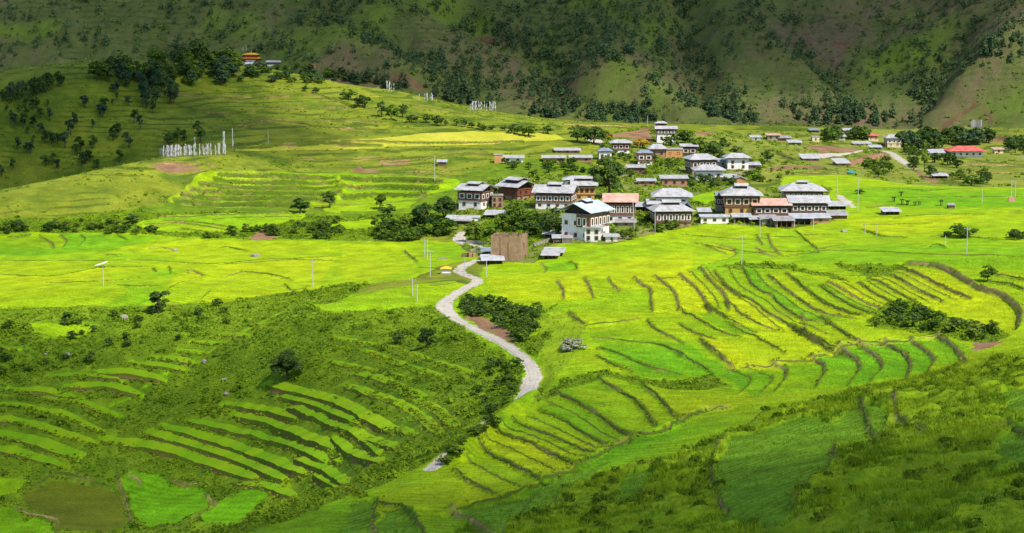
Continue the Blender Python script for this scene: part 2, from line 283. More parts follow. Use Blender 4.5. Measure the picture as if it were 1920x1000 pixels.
# field tints: explicit patches (yellow riper, green younger)
TINTS = [(0.5, 'C', [(90,190),(140,170),(280,260),(270,290),(200,290),(130,240)]), (0.5, 'G', [(250,680),(340,675),(480,770),(500,830),(350,770),(260,760)]),
 (-0.9, 'G', [(150,720),(260,790),(420,860),(290,880),(120,790),(80,740)]), (-0.7, 'C', [(0,190),(60,210),(200,300),(120,310),(0,300)]),
 (-0.5, 'B', [(1060,150),(1290,90),(1455,190),(1455,330),(1300,330),(1150,250)]), (0.5, 'B', [(980,380),(1330,400),(1340,540),(1230,600),(1080,490)]),
 (-0.8, 'C', [(110,310),(400,290),(560,255),(700,205),(990,180),(1110,165),(1260,240),(1100,300),(700,370),(300,420),(200,350)]),
 (0.4, 'P', [(0,500),(200,500),(340,525),(250,575),(0,585)]), (0.5, 'P', [(220,465),(350,450),(560,452),(640,460),(600,540),(400,565),(300,570),(330,520),(420,500)]),
 (-0.7, 'P', [(0,450),(130,440),(300,445),(210,470),(60,480),(0,480)]), (-0.6, 'P', [(190,510),(330,510),(300,560),(250,575),(190,575),(240,540)]), (0.5, 'P', [(640,455),(760,460),(780,500),(700,525),(640,530)]),
 (-0.35, 'P', [(790,452),(860,458),(900,478),(860,488),(800,480)]), (0.5, 'W3', [(130,400),(700,370),(1400,330),(1300,440),(900,520),(500,540),(300,490)]),
 (0.6, 'P', [(905,520),(1050,510),(1200,480),(1300,470),(1300,520),(1100,560),(960,570)]), (-0.6, 'P', [(1580,350),(1700,352),(1919,365),(1919,385),(1700,390),(1580,370)]),
 (-0.5, 'P', [(1500,460),(1700,455),(1919,470),(1919,520),(1700,500),(1500,490)]), (-1.1, 'A', [(480,700),(900,700),(1150,780),(1100,1000),(480,1000)]), (-.5, 'A', [(0,740),(240,740),(240,1000),(0,1000)]), (0.35, 'P', [(1500,510),(1760,520),(1880,580),(1880,610),(1700,590),(1560,545)])]
for val, crop, pts in TINTS:
    W = poly_world(crop, pts); rs, cs, r = inside(W)
    hue[rs, cs] += np.where(r, val, 0)

# ---- bunds and risers between the fields: (plate, points, step height, half width, bare earth 0..1)
BUNDS = [
 ('G',[(0,550),(60,600),(110,660),(140,715)],1.0,.55,.8),('G',[(140,715),(200,750),(260,790),(330,830),(380,855)],.5,.4,.2),('G',[(150,720),(240,775),(330,775)],.4,.4,.3),
 ('G',[(110,525),(170,590),(230,650),(245,710)],1.0,.55,.7),('G',[(245,710),(330,760),(420,810),(490,830)],.7,.45,.3),
 ('G',[(190,560),(240,620),(300,660),(350,675),(420,720),(500,770),(600,820),(680,870),(760,920),(830,950)],.9,.5,.35),
 ('G',[(345,540),(380,600),(440,640),(500,660),(510,690),(560,730),(640,780),(720,800),(780,805)],.9,.5,.4),
 ('G',[(490,570),(560,620),(640,680),(720,730),(790,760),(860,775),(930,785)],.9,.5,.5),('G',[(590,560),(700,640),(760,690),(850,730),(950,765)],.7,.42,.3),
 ('G',[(780,620),(850,670),(950,720),(1040,765)],.9,.5,.3),('G',[(820,600),(900,640),(980,690),(1085,745)],.8,.45,.7),
 ('G',[(990,600),(1060,650),(1160,695)],.9,.55,.4),('G',[(1050,565),(1150,620),(1260,685)],.8,.45,.4),('G',[(1170,550),(1280,620),(1410,680)],1.0,.6,.5),
 ('G',[(1230,510),(1330,560),(1430,610),(1560,665)],1.1,.65,.5),('G',[(1270,485),(1400,500),(1490,540),(1580,590),(1660,630),(1760,660),(1830,710),(1865,760),(1850,815)],1.6,1.0,.95),
 ('G',[(1720,600),(1800,612),(1882,640)],.9,.6,.1),('G',[(1740,555),(1882,580)],.8,.6,.1),
 ('G',[(780,800),(850,850),(940,910),(1000,930),(1080,920)],.9,.55,.25),('G',[(620,830),(680,865),(760,915),(860,950)],.7,.45,.2),
 ('G',[(0,735),(80,780),(180,840),(290,880)],.7,.45,.2),('G',[(0,825),(60,860),(150,900)],.7,.45,.25),('G',[(110,910),(160,960),(200,990)],.6,.45,.5),
 ('G',[(260,810),(330,850),(450,910),(540,960)],.5,.4,.1),('G',[(660,790),(665,830)],.4,.4,.8),
 ('G',[(220,390),(280,405),(295,430),(240,465),(140,490),(60,525)],.5,.4,.7),('G',[(165,395),(215,415)],.4,.4,.3),('G',[(420,350),(440,380),(400,400),(440,420),(470,430)],.6,.42,.8),('G',[(475,350),(490,390),(520,420)],.6,.42,.8),
 ('G',[(640,320),(690,365),(730,400)],.5,.45,.1),('G',[(570,445),(640,435),(760,410),(870,385)],.5,.45,.1),
 ('W3',[(300,480),(480,545),(600,555),(760,565)],.6,.5,.15),('W3',[(340,265),(560,245),(720,238)],.7,.6,.1),('W3',[(280,75),(560,72),(900,90)],.4,.5,0),('W3',[(680,165),(1100,160),(1560,155),(1900,160)],.5,.5,0),
 ('W3',[(960,555),(1100,545),(1300,560),(1500,570),(1650,575)],.8,.6,.1),('W3',[(1750,310),(1919,300)],.8,.6,.4),('W3',[(900,100),(1300,75),(1500,70)],.4,.4,0),('W3',[(600,380),(800,350),(1200,330),(1500,330)],.35,.4,0),
 ('W3',[(300,440),(700,430),(1000,420)],.25,.35,0),('W3',[(960,660),(1060,630),(1140,670)],.4,.45,.1),
 ('P',[(1300,455),(1380,470),(1480,474),(1600,470),(1720,476),(1919,482)],.4,.4,.05),('P',[(1270,440),(1400,448),(1560,440)],.35,.35,.05),('P',[(1560,520),(1640,512),(1700,505)],.4,.4,.1),
 ('C',[(400,280),(440,290),(440,320),(410,370)],1.1,.6,.75),('C',[(560,250),(600,270),(600,310),(580,350)],1.1,.6,.75),('C',[(680,210),(730,240),(755,280),(740,320),(720,345)],1.1,.6,.75),
 ('C',[(780,215),(830,250),(850,290),(820,330)],1.0,.5,.7),('C',[(880,195),(940,230),(970,275),(960,320)],1.1,.6,.75),('C',[(980,185),(1040,230),(1070,270),(1050,310)],1.0,.5,.75),
 ('C',[(1090,165),(1150,210),(1190,265)],1.1,.6,.8),('C',[(270,290),(400,275),(560,250),(680,205),(780,190),(870,185),(980,180),(1090,165)],1.0,.6,.3),
 ('C',[(0,240),(60,275),(110,305)],.6,.45,.1),('C',[(90,190),(150,240),(210,290)],.6,.45,.6),
 ('F',[(1190,370),(1220,420),(1225,475)],.8,.5,.75),('F',[(1340,355),(1370,410),(1385,465)],.8,.5,.75),('F',[(1470,355),(1500,400),(1540,430)],.7,.45,.75),
 ('F',[(1610,350),(1640,380),(1700,410),(1705,480),(1715,535)],1.0,.6,.75),('F',[(1720,340),(1790,390),(1840,440),(1860,520)],.9,.55,.75),('F',[(1640,385),(1740,375),(1882,340)],.4,.4,.1),
 ('F',[(1340,622),(1500,605),(1660,575)],.7,.5,.15),('F',[(1680,580),(1740,640),(1882,710)],.7,.45,.35),('F',[(1250,550),(1300,590),(1345,618)],.9,.6,.6),
 ('F',[(1400,690),(1600,700),(1750,715),(1882,780)],.7,.5,.1),('F',[(1420,740),(1560,790),(1700,850),(1882,890)],.6,.5,.05),('F',[(1400,780),(1500,830),(1600,870)],.6,.5,.05),
 ('F',[(760,450),(850,500),(1000,530),(1140,527)],.8,.6,.1),('F',[(1250,270),(1290,280),(1300,310)],.5,.4,.3),('F',[(1105,275),(1125,300),(1120,330)],.4,.4,.7),
 ('F',[(345,205),(380,240),(420,270)],.6,.5,.3),('F',[(430,300),(620,310),(700,350)],.5,.5,.1),('F',[(440,400),(560,395),(640,380)],.4,.4,.1),
 ('B',[(930,405),(1000,440),(1080,490),(1150,540),(1220,600)],1.0,.6,.2),('B',[(1110,350),(1200,400),(1280,460),(1330,545)],.9,.55,.2),('B',[(1300,385),(1360,440),(1410,510)],.8,.5,.15),
 ('B',[(860,480),(950,520),(1050,590),(1130,640)],.7,.45,.1),('B',[(750,535),(850,570),(950,610),(1060,665)],.7,.45,.15),('B',[(640,570),(760,590),(860,640),(930,680),(980,720)],.9,.55,.2),
 ('B',[(600,640),(700,690),(780,740),(850,785)],.9,.5,.2),('B',[(500,740),(560,790),(640,830)],.7,.45,.1),
 ('B',[(1640,470),(1560,480),(1455,530),(1350,580),(1220,610),(1130,660),(1000,730),(840,790),(620,870),(480,910)],1.1,.7,.15),
 ('B',[(480,910),(560,950),(640,1000)],.9,.5,.7),('B',[(160,880),(260,900),(330,960),(350,1000)],.8,.6,.05),('B',[(150,870),(130,940),(150,1000)],.6,.5,.3),('B',[(820,830),(760,920),(700,1000)],.8,.6,.7),('B',[(940,830),(900,900),(840,950)],.7,.5,.6),
 ('C',[(350,500),(180,600),(120,750),(180,900)],.7,.6,.4),('C',[(640,640),(650,690),(560,790),(490,870)],.8,.7,.5),('C',[(900,430),(920,520),(1010,580)],.8,.8,.2),('C',[(760,450),(800,560),(820,620)],.8,.8,.2),
 ('C',[(1455,585),(1380,545),(1330,560)],.8,.8,.1),
 ('A',[(500,760),(520,830),(545,900),(560,965)],.7,.6,.85),('A',[(545,755),(585,775),(600,800)],.5,.5,.8),('A',[(740,780),(800,800),(860,790)],.6,.6,.6),('A',[(870,840),(920,880),(850,920)],.5,.5,.8),('A',[(80,850),(220,760),(340,770),(480,800)],.9,.7,.2),('A',[(60,890),(130,920),(240,945),(245,1000)],.7,.6,.7),
 ('A',[(600,970),(760,975),(880,900),(890,850)],.6,.5,.2),
 ('E',[(1200,20),(1500,15),(1850,30)],2.4,1.5,0),('E',[(1180,45),(1500,40),(1882,50)],2.4,1.5,0),('E',[(1100,75),(1400,70),(1882,75)],2.4,1.6,0),('E',[(1050,95),(1400,95),(1882,100)],2.4,1.6,0),('E',[(1000,115),(1350,120),(1850,125)],2.4,1.7,0),('E',[(960,140),(1300,140),(1700,145)],2.6,1.8,0),
 ('E',[(810,235),(1000,230),(1300,215),(1690,205)],.8,.7,.2),('E',[(1170,240),(1400,225),(1690,220)],.6,.6,.1),('E',[(760,270),(1000,255),(1300,290)],.8,.7,.2),('E',[(1000,285),(1180,310)],.6,.6,.2),('E',[(900,245),(1100,270),(1280,300)],.6,.6,.2),
 ('P',[(640,340),(740,338),(830,345)],2.4,1.6,0),('P',[(640,355),(720,350),(820,354)],2.4,1.6,0),('P',[(640,370),(720,364),(800,364)],2.4,1.6,0),
 ('E',[(220,330),(290,370),(300,395)],.8,.55,.3),('E',[(330,330),(370,360),(350,395)],.7,.5,.3),('E',[(440,330),(470,350),(440,390)],.7,.5,.3),('E',[(640,325),(700,355)],.6,.5,.2),('E',[(180,320),(110,340),(40,335)],.6,.5,.1),
 ('E',[(820,400),(880,392),(960,408)],.5,.5,.6),('E',[(580,435),(670,435)],.5,.5,.2),('E',[(1030,540),(1060,525),(1120,550)],.6,.55,.4),('E',[(1250,555),(1350,530),(1450,540),(1520,550),(1610,575)],.6,.55,.3),
 ('E',[(1570,600),(1600,630),(1700,620)],.6,.5,.1),('E',[(1110,680),(1170,630)],.4,.5,.1),('E',[(840,505),(860,530)],.4,.5,.1),('E',[(930,500),(940,540)],.4,.4,.1),('E',[(1200,400),(1260,395),(1360,415)],.5,.5,.2),
 ('E',[(0,470),(400,470),(800,465),(1200,485),(1882,440)],.3,.35,.03),('E',[(0,545),(300,550),(560,505),(850,500)],.35,.35,.05),('E',[(250,590),(600,580),(760,560)],.3,.35,.05),('E',[(640,600),(760,610),(900,600)],.35,.4,.05),('E',[(900,640),(1000,590),(1200,560)],.35,.4,.05),('E',[(1200,490),(1500,460),(1882,470)],.25,.35,.03),
 ('V7',[(240,450),(500,470),(900,470),(1250,455),(1400,490),(1560,545)],1.3,1.1,.25),('V7',[(230,510),(400,560),(640,590),(900,560),(1250,550),(1500,540)],1.3,1.2,.2),('V7',[(500,690),(700,690),(900,640),(1100,650),(1300,680),(1800,720)],1.4,1.3,.3),
 ('V7',[(1080,818),(1300,800),(1750,815)],1.6,1.3,.15),('V7',[(640,850),(900,830),(1080,818)],.8,.9,.1),('V7',[(930,940),(1150,920),(1500,920),(1920,905)],1.2,1.0,.3),('V7',[(1250,640),(1600,650),(1900,640)],1.0,1.0,.2),('V7',[(0,950),(400,960),(560,990)],1.0,.9,.4),
 ('I',[(0,790),(200,785),(600,790),(1000,780)],1.2,1.1,.15),('I',[(200,895),(450,880),(600,850),(800,840)],1.2,1.0,.4),('I',[(300,960),(560,950),(850,930)],1.0,.9,.1),('I',[(200,985),(500,975),(800,985)],1.0,.9,.1),
 ('V8',[(640,240),(800,270),(900,285),(1100,310)],.8,.9,.2),('I',[(1240,690),(1500,695),(1720,712)],1.0,1.0,.7),
 ('W1',[(130,460),(300,520),(400,560)],1.5,1.2,.5),('W1',[(400,400),(500,420),(640,420)],1.0,.9,.3),('W2',[(1080,600),(1300,580),(1600,590),(1900,600)],1.2,1.2,.6),('W2',[(700,690),(1200,710),(1900,690)],.8,.8,.3),('W1',[(310,760),(560,750),(850,755),(1050,745)],1.0,.9,.1),
]
SECOND = [[(0,550),(60,600),(110,660),(140,715)],[(110,525),(170,590),(230,650),(245,710)],[(190,560),(240,620),(300,660),(350,675),(420,720),(500,770),(600,820),(680,870),(760,920),(830,950)],[(345,540),(380,600),(440,640),(500,660),(510,690),(560,730),(640,780),(720,800),(780,805)],[(490,570),(560,620),(640,680),(720,730),(790,760),(860,775),(930,785)],[(780,620),(850,670),(950,720),(1040,765)],[(820,600),(900,640),(980,690),(1085,745)],[(990,600),(1060,650),(1160,695)],[(1050,565),(1150,620),(1260,685)],[(1170,550),(1280,620),(1410,680)],[(1230,510),(1330,560),(1430,610),(1560,665)]]
def _mid(p, q, n=9):
    def rs_(a):
        a = np.array(a, float); d = np.r_[0, np.cumsum(np.hypot(*np.diff(a, axis=0).T))]; t = np.linspace(0, d[-1], n); return np.c_[np.interp(t, d, a[:, 0]), np.interp(t, d, a[:, 1])]
    return [tuple(x) for x in (rs_(p) + rs_(q)) / 2]
BUNDS += [('G', _mid(p, q), .28, .28, .2) for p, q in zip(SECOND[:-1], SECOND[1:])]
NOSE_B = [[(930,405),(1000,440),(1080,490),(1150,540),(1220,600)],[(860,480),(950,520),(1050,590),(1130,640)],[(750,535),(850,570),(950,610),(1060,665)],[(640,570),(760,590),(860,640),(930,680),(980,720)],[(600,640),(700,690),(780,740),(850,785)],[(500,740),(560,790),(640,830)]]
BUNDS += [('B', _mid(p, q), .22, .25, .1) for p, q in zip(NOSE_B[:-1], NOSE_B[1:])]
BUNDS += [('C', [(200 + 90 * i, 300 - 6 * i), (290 + 92 * i, 330 - 8 * i), (250 + 95 * i, 390 - 16 * i)], .3, .25, .3) for i in range(2)]
def extend(pts, by):
    p = np.array(pts, float)
    if by <= 0 or len(p) < 2: return p
    a = p[0] - p[1]; b_ = p[-1] - p[-2]; return np.vstack([p[0] + a / np.hypot(*a) * by + [0, -by * .05], p, p[-1] + b_ / np.hypot(*b_) * by])
DZ = np.zeros_like(ZZ); bund = np.zeros(XX.shape, np.float32); earth = np.zeros(XX.shape, np.float32)
bund_lines = []
_b = random.Random(3); _gap = np.clip(1.0 + 1.6 * fbm(XX, YY, 14, 2, 303), .6, 1.15)
for crop, pts, h, wd, ea in BUNDS:
    P = hit(densify(extend(px(crop, pts), 10 if crop in 'GCB' and h > .2 else 0), 8)); rad = 16 + h * 6
    bund_lines.append((P, h, ea))
    rs, cs = window(P, rad); X, Yv = XX[rs, cs], YY[rs, cs]
    if X.size == 0: continue
    d, s, ov, pos = near(P, rad, X + _n1[rs, cs] * .5, Yv + _n2[rs, cs] * .5)
    t = P[-1, :2] - P[0, :2]; nrm = np.array([-t[1], t[0]])
    if nrm @ np.array([0.5, 0.85]) < 0: s = -s
    fade = np.exp(-(ov / 1.5) ** 2)
    Lz = 4.0 + 3 * h
    DZ[rs, cs] += fade * (h * 0.5 * np.tanh(s / 0.45) * np.exp(-d / Lz) + 0.12 * np.exp(-((s - 0.5) / 0.5) ** 2))
    hue[rs, cs] += fade * _b.uniform(-.45, .45) * np.sign(s) * np.exp(-d / 9.0)
    k = np.clip(1.2 - d / (wd * .72 * _gap[rs, cs] + 0.2 * _nf[rs, cs]), 0, 1) * np.exp(-(ov / .5) ** 2)
    kb = np.where(k > bund[rs, cs], np.clip(ea + _n1[rs, cs] * 0.8 + _nf[rs, cs] * .5, 0, 1), earth[rs, cs])
    earth[rs, cs] = kb; bund[rs, cs] = np.maximum(bund[rs, cs], k)
# ---- narrow terrace treads on the wild slopes: (plate, centre line, width)
TREADS = [('A',[(480,605),(700,640),(860,690),(1000,735),(1065,755)],7),('A',[(670,585),(850,630),(1000,680),(1100,720),(1180,755)],5.5),('A',[(730,555),(900,600),(1100,670),(1200,710),(1270,735)],5),('A',[(840,530),(1000,565),(1150,600),(1270,640),(1360,680)],4),
 ('A',[(1040,505),(1150,530),(1270,580),(1390,625)],5),('A',[(1270,480),(1380,520),(1455,550),(1555,510),(1650,555)],4),('B',[(0,445),(100,500),(195,550)],5),('A',[(1180,375),(1300,405),(1455,445)],5),('B',[(60,385),(140,410),(230,440),(320,490),(390,550)],4),
 ('B',[(0,175),(200,205),(350,255),(530,310)],4),('B',[(0,280),(100,300),(240,330)],3.5),('B',[(50,570),(120,600),(200,625)],4),('B',[(240,550),(310,585)],4),('B',[(0,620),(60,670),(140,690)],4),('B',[(0,550),(60,590)],3.5),
 ('A',[(0,515),(100,525),(250,570),(380,610)],5.5),('A',[(0,575),(120,600),(300,660)],7),('A',[(160,480),(280,500),(400,555)],5),('A',[(240,430),(350,445),(470,490)],4.5),('A',[(320,375),(450,375),(560,400)],5),('A',[(450,315),(560,320),(660,340)],5),('A',[(600,280),(700,290),(760,300)],4),
 ('A',[(680,255),(740,258),(800,270)],4),('A',[(760,220),(880,235)],4),('A',[(820,185),(960,195)],4),('A',[(920,155),(1060,160)],4),('A',[(1020,115),(1130,110)],4),('A',[(1080,85),(1160,80)],4),
 ('A',[(470,460),(540,430),(640,360),(750,300),(850,250),(960,190),(1080,120),(1200,60)],2.6),('A',[(360,110),(430,120)],3.5),('A',[(200,170),(330,160)],3.5),('A',[(0,215),(80,225)],3.5),('A',[(1180,830),(1230,780),(1300,740)],3.5),('A',[(1380,770),(1455,810),(1520,830)],4),('A',[(1000,455),(1100,470),(1230,505)],4),('A',[(1230,430),(1330,450),(1430,490),(1500,520)],4),('A',[(1300,700),(1380,730),(1440,770)],4),('A',[(1480,560),(1560,600),(1600,640)],4),('A',[(1040,790),(1140,800),(1220,830)],4),('B',[(100,330),(220,360),(330,410)],4),('B',[(300,420),(400,470),(460,520)],4),('B',[(150,240),(280,290),(420,330)],4),('A',[(0,640),(100,660),(230,700)],5),('A',[(0,450),(90,455),(180,475)],4),('A',[(80,390),(200,395),(300,415)],4),('A',[(260,330),(380,325),(480,340)],4),('A',[(1420,690),(1455,700)],4)]
tread_lines = []; tread = np.zeros(XX.shape, np.float32); TK = np.zeros(XX.shape, np.float32)
for crop, pts, wd in TREADS:
    wd = wd * 0.48 + 0.3
    P = hit(densify(extend(px(crop, pts), 20 if len(pts) > 2 and wd > 1.9 and crop in 'AB' else 0), 8)); rs, cs = window(P, wd + 4); X, Yv = XX[rs, cs], YY[rs, cs]
    d, s, ov, pos = near(P, wd + 4, X + _n1[rs, cs] * .6, Yv + _n2[rs, cs] * .6)
    zc = np.interp(pos, np.arange(len(P)), P[:, 2])
    k = np.clip((wd / 2 + 1.1 - d) / 1.1, 0, 1) * np.exp(-(ov / 1.0) ** 2); k = k * k * (3 - 2 * k)
    hit_ = k > TK[rs, cs]
    DZ[rs, cs] = np.where(hit_, k * np.clip(zc - ZZ[rs, cs], -1.3, 1.3) * 0.12, DZ[rs, cs]); TK[rs, cs] = np.maximum(TK[rs, cs], k)
    tread_lines.append((P, wd)); tread[rs, cs] = np.maximum(tread[rs, cs], np.where(d < wd / 2 - 0.35 + 0.5 * _nf[rs, cs], np.exp(-(ov / 1.0) ** 2), 0))
zone[(tread > 0.5) & (zone == BANK)] = RICE
hue[tread > 0.5] -= 0.35
# ---- roads and tracks: the bed is levelled across, the surface is a sheet of its own above it
ROADS = [('F', [(690,98),(652,120),(648,150),(690,172),(760,186),(830,196),(900,215)], 2.8, 'a'), ('F', [(760,255),(715,272),(662,300),(645,320),(690,345),(755,366),(748,384),(700,405),(640,440),(590,475),(562,512),(600,560),(680,612),(780,662),(880,712),(960,762),(1020,812),(1056,870),(1062,930),(1030,990)], 2.0, 'm'), ('B', [(462,664),(430,690),(400,714),(372,735)], 1.0, 't'),
         ('W1', [(1430,418),(1560,415),(1700,430),(1800,440),(1880,480),(1960,540),(2080,620),(2180,690)], 3.0, 'p')]
NOSE = px('B', [(815,330),(800,380),(775,425),(738,468)]) + [(950, 779), (938, 790)]
road_lines = []
def smooth(a, n=9):
    k = np.ones(n) / n; p = np.r_[np.repeat(a[:1], n // 2), a, np.repeat(a[-1:], n // 2)]; return np.convolve(p, k, 'valid')
def resample(P, step):
    d = np.r_[0, np.cumsum(np.hypot(np.diff(P[:, 0]), np.diff(P[:, 1])))]; t = np.arange(0, d[-1], step)
    return np.c_[np.interp(t, d, P[:, 0]), np.interp(t, d, P[:, 1]), np.interp(t, d, P[:, 2])]
for crop, pts, wd, kd in ROADS:
    uv = px(crop, pts)
    if kd == 'm': uv = uv[:-1] + NOSE
    uv = densify(uv, 6); P = hit(uv)
    if kd == 'm':
        hid = smooth((uv[:, 1] > 770).astype(float), 5); zr = base(P[:, 0], P[:, 1]); P[:, 0] -= 5.0 * hid; P[:, 1] += 9 * hid; P[:, 2] = np.minimum(base(P[:, 0], P[:, 1]), zr) - 2.2 * hid
    P = resample(P, 1.0)
    for i in range(3): P[:, i] = smooth(P[:, i], 7)
    P[:, 2] = smooth(P[:, 2], 11)
    rs, cs = window(P, 12); X, Yv = XX[rs, cs], YY[rs, cs]
    d, s, ov, pos = near(P, 12, X, Yv); zc = np.interp(pos, np.arange(len(P)), P[:, 2])
    k = np.clip((wd / 2 + 3.2 - d) / 2.4, 0, 1) * np.exp(-(ov / 2) ** 2); k = k * k * (3 - 2 * k)
    DZ[rs, cs] += k * (zc - (ZZ + DZ)[rs, cs])
    zone[rs, cs][(d < wd / 2 + 0.5 + 0.5 * _nf[rs, cs]) & (ov < 1)] = DIRT
    bund[rs, cs] *= (d > wd / 2 + .8)
    road_lines.append((P, wd, kd))
ROADMASK = np.zeros(XX.shape, bool); ROADMASK[zone == DIRT] = True
# grassy berm on the rim of the nose hides the road where it drops behind it
P = hit([(1000,748),(985,762),(955,782),(915,812),(880,840),(850,862)]); rs, cs = window(P, 12)
d, s, ov, pos = near(P, 12, XX[rs, cs], YY[rs, cs]); DZ[rs, cs] += (2.3 * np.exp(-(d / 2.2) ** 2) * np.exp(-(ov / 3) ** 2)) * ~ROADMASK[rs, cs]
# ---- rough ground
rough = np.choose(zone, [0.25, 0.05, 0.75, 0.5, 0.25, 0.8, 0.35, 0.08, 0.07, 0.3, 0.04])
ZZ = ZZ + DZ + rough * (0.55 * fbm(XX, YY, 3.4, 3, 5) + 0.5 * np.abs(fbm(XX, YY, 9, 2, 8))) + (bund > 0.3) * 0.15 * _nf
_fg = np.clip((345 - YY) / 40, 0, 1) * np.isin(zone, [MOUND]); ZZ += _fg * (1.5 * np.abs(fbm(XX, YY, 6.5, 3, 812)) + .5 * fbm(XX, YY, 2.4, 2, 813))
ZZ += np.where(zone == RICE, 0.05 * (rng.random(XX.shape) - .5), 0.0) + np.where(zone == DEEP, 0.12 * _nf, 0)
def ground(x, y):
    x = np.asarray(x, float); y = np.asarray(y, float)
    r = np.clip(np.interp(y, rows, np.arange(NR)), 0, NR - 1.001); c = np.clip(np.interp(x / np.maximum(y, 60.0), cols, np.arange(NC)), 0, NC - 1.001)
    r0 = r.astype(int); c0 = c.astype(int); fr = r - r0; fc = c - c0
    return (ZZ[r0, c0] * (1 - fc) + ZZ[r0, c0 + 1] * fc) * (1 - fr) + (ZZ[r0 + 1, c0] * (1 - fc) + ZZ[r0 + 1, c0 + 1] * fc) * fr
def zone_at(x, y):
    r = np.clip(np.round(np.interp(y, rows, np.arange(NR))), 0, NR - 1).astype(int); c = np.clip(np.round(np.interp(np.asarray(x) / np.maximum(y, 60.0), cols, np.arange(NC))), 0, NC - 1).astype(int)
    return r, c
YS = np.unique(np.r_[np.arange(110, 400, 0.8), np.arange(400, 1300, 1.2)])
def place(crop, pts):
    return hit(px(crop, pts), ground)
# ---- land-cover colours (reflectance of the plants and the earth themselves)
def mixc(a, b, t): return a + (b - a) * np.clip(t, 0, 1)[..., None]
V = lambda *c: np.array(c, float)
t1 = 0.5 + 0.5 * fbm(XX, YY, 26, 4, 101); t2 = 0.5 + 0.5 * fbm(XX, YY * 0.6, 5, 3, 131); t3 = 0.5 + _nf * .5
col = np.zeros(XX.shape + (3,), np.float32)
hq = np.clip(hue * 0.5 + 0.5, 0, 1)
for zid, c0, c1, tt in [
    (MEADOW, V(.10, .145, .012), V(.27, .30, .022), t1 * .7 + t2 * .8 - .25), (RICE, V(.12, .31, .005), V(.35, .425, .004), hq), (BANK, V(.055, .125, .007), V(.18, .27, .01), t2 * .7 + t3 * .5 - .1),
    (MOUND, V(.10, .21, .006), V(.29, .39, .010), t1 * .5 + t2 * .6 - .05), (VILL, V(.09, .15, .02), V(.22, .24, .05), t2), (MOUNT, V(.048, .078, .018), V(.115, .125, .040), t1 * .7 + t2 * .5 - .1),
    (SOIL, V(.15, .085, .045), V(.34, .20, .11), t2), (HAY, V(.34, .37, .02), V(.52, .47, .06), t2), (DEEP, V(.08, .20, .008), V(.16, .29, .010), t1), (VALLEY, V(.10, .15, .02), V(.26, .28, .04), t1 * .7 + t2 * .4), (DIRT, V(.40, .34, .28), V(.58, .52, .45), t2)]:
    k = zone == zid; col[k] = mixc(c0, c1, tt[k])
# mountain: dry brown grass against green, bare streaks
_zz = ZZ / 1.9 + 0.9 * fbm(XX, YY, 30, 3, 411)      # old grazing terraces: steps that follow the contour, shrubbier on their fronts
_st = np.clip(2.6 * np.sin(2 * np.pi * _zz) - 1.6 + 2.6 * fbm(XX, YY, 18, 3, 421), 0, 1)
k = (zone == MEADOW) | (zone == VALLEY); col[k] = mixc(col[k], V(.055, .095, .010), _st[k] * .75)
k = zone == MEADOW; col[k] = mixc(col[k], V(.075, .13, .012), (fbm(XX[k] * .6, YY[k], 12, 4, 431) * 2.2 - .25) * .8)
k = zone == MOUNT
col[k] = mixc(col[k], V(.040, .060, .014), np.clip(2.4 * np.sin(2 * np.pi * (ZZ[k] / 3.1 + 1.1 * fbm(XX[k], YY[k], 26, 3, 441))) - 1.7 + 2.6 * fbm(XX[k], YY[k], 14, 3, 451), 0, 1) * .6)
col[k] = mixc(col[k], V(.12, .092, .052), (fbm(XX[k], YY[k], 48, 3, 203) * 1.3 - .2 + np.clip((XX[k] - 60) / 120, 0, 1) * .35 + fbm(XX[k], YY[k] * .5, 4, 2, 9) * .5))
col[k] = mixc(col[k], V(.10, .15, .02), (fbm(XX[k], YY[k], 40, 3, 209) * 2.2 - .25))
k = zone == DEEP; col[k] *= (1 + .20 * np.sin((XX[k] * .8 - YY[k] * .6) * 2 * np.pi / 1.5 + 4 * vnoise(XX[k] / 15, YY[k] / 15, 8)) * np.clip(vnoise(XX[k] / 12, YY[k] / 12, 9) * 2 - .5, 0, 1) + .5 * fbm(XX[k], YY[k], 4, 4, 621))[:, None]
k = zone == RICE      # drilled rows and patchy ripening
col[k] *= (1 + .16 * np.sin((XX[k] * .55 + YY[k] * .83) * 2 * np.pi / 2.1 + 5 * vnoise(XX[k] / 22, YY[k] / 22, 3)) * np.clip(vnoise(XX[k] / 17, YY[k] / 17, 4) * 2 - .4, 0, 1) + .34 * fbm(XX[k], YY[k], 3.2, 3, 601))[:, None]
k = zone == VILL; col[k] = mixc(col[k], V(.30, .22, .14), (fbm(XX[k], YY[k], 15, 3, 611) * 3 - .65))
kk = (rough > .2) & (zone != MOUNT) & (zone != SOIL); col[kk] *= (0.82 + 0.36 * t3[kk])[..., None]
ck = mixc(np.broadcast_to(V(.065, .115, .010), col.shape), np.broadcast_to(V(.30, .19, .08), col.shape), earth)
col = col + (ck - col) * (np.clip(bund * 1.1, 0, .9) * np.where(YY < 640, .55, 1) * (zone != DIRT))[..., None]
W = poly_world('A', [(82,852),(220,767),(340,775),(470,802),(540,900),(552,958),(440,1000),(250,1000),(240,940),(120,908)]); rs, cs, r = inside(W)   # a ripening field, darker olive
kk = r & (bund[rs, cs] < .3); col[rs, cs][kk] = mixc(V(.085, .115, .008), V(.13, .16, .010), .5 + .5 * fbm(XX[rs, cs] * .35, YY[rs, cs] * 2, 4, 2, 5))[kk]
k = (zone == SOIL) & (IS_MT > .5); col[k] = mixc(col[k] * .62, V(.05, .06, .02), t3[k] * .6)
col = np.clip(col, 0.003, .8)
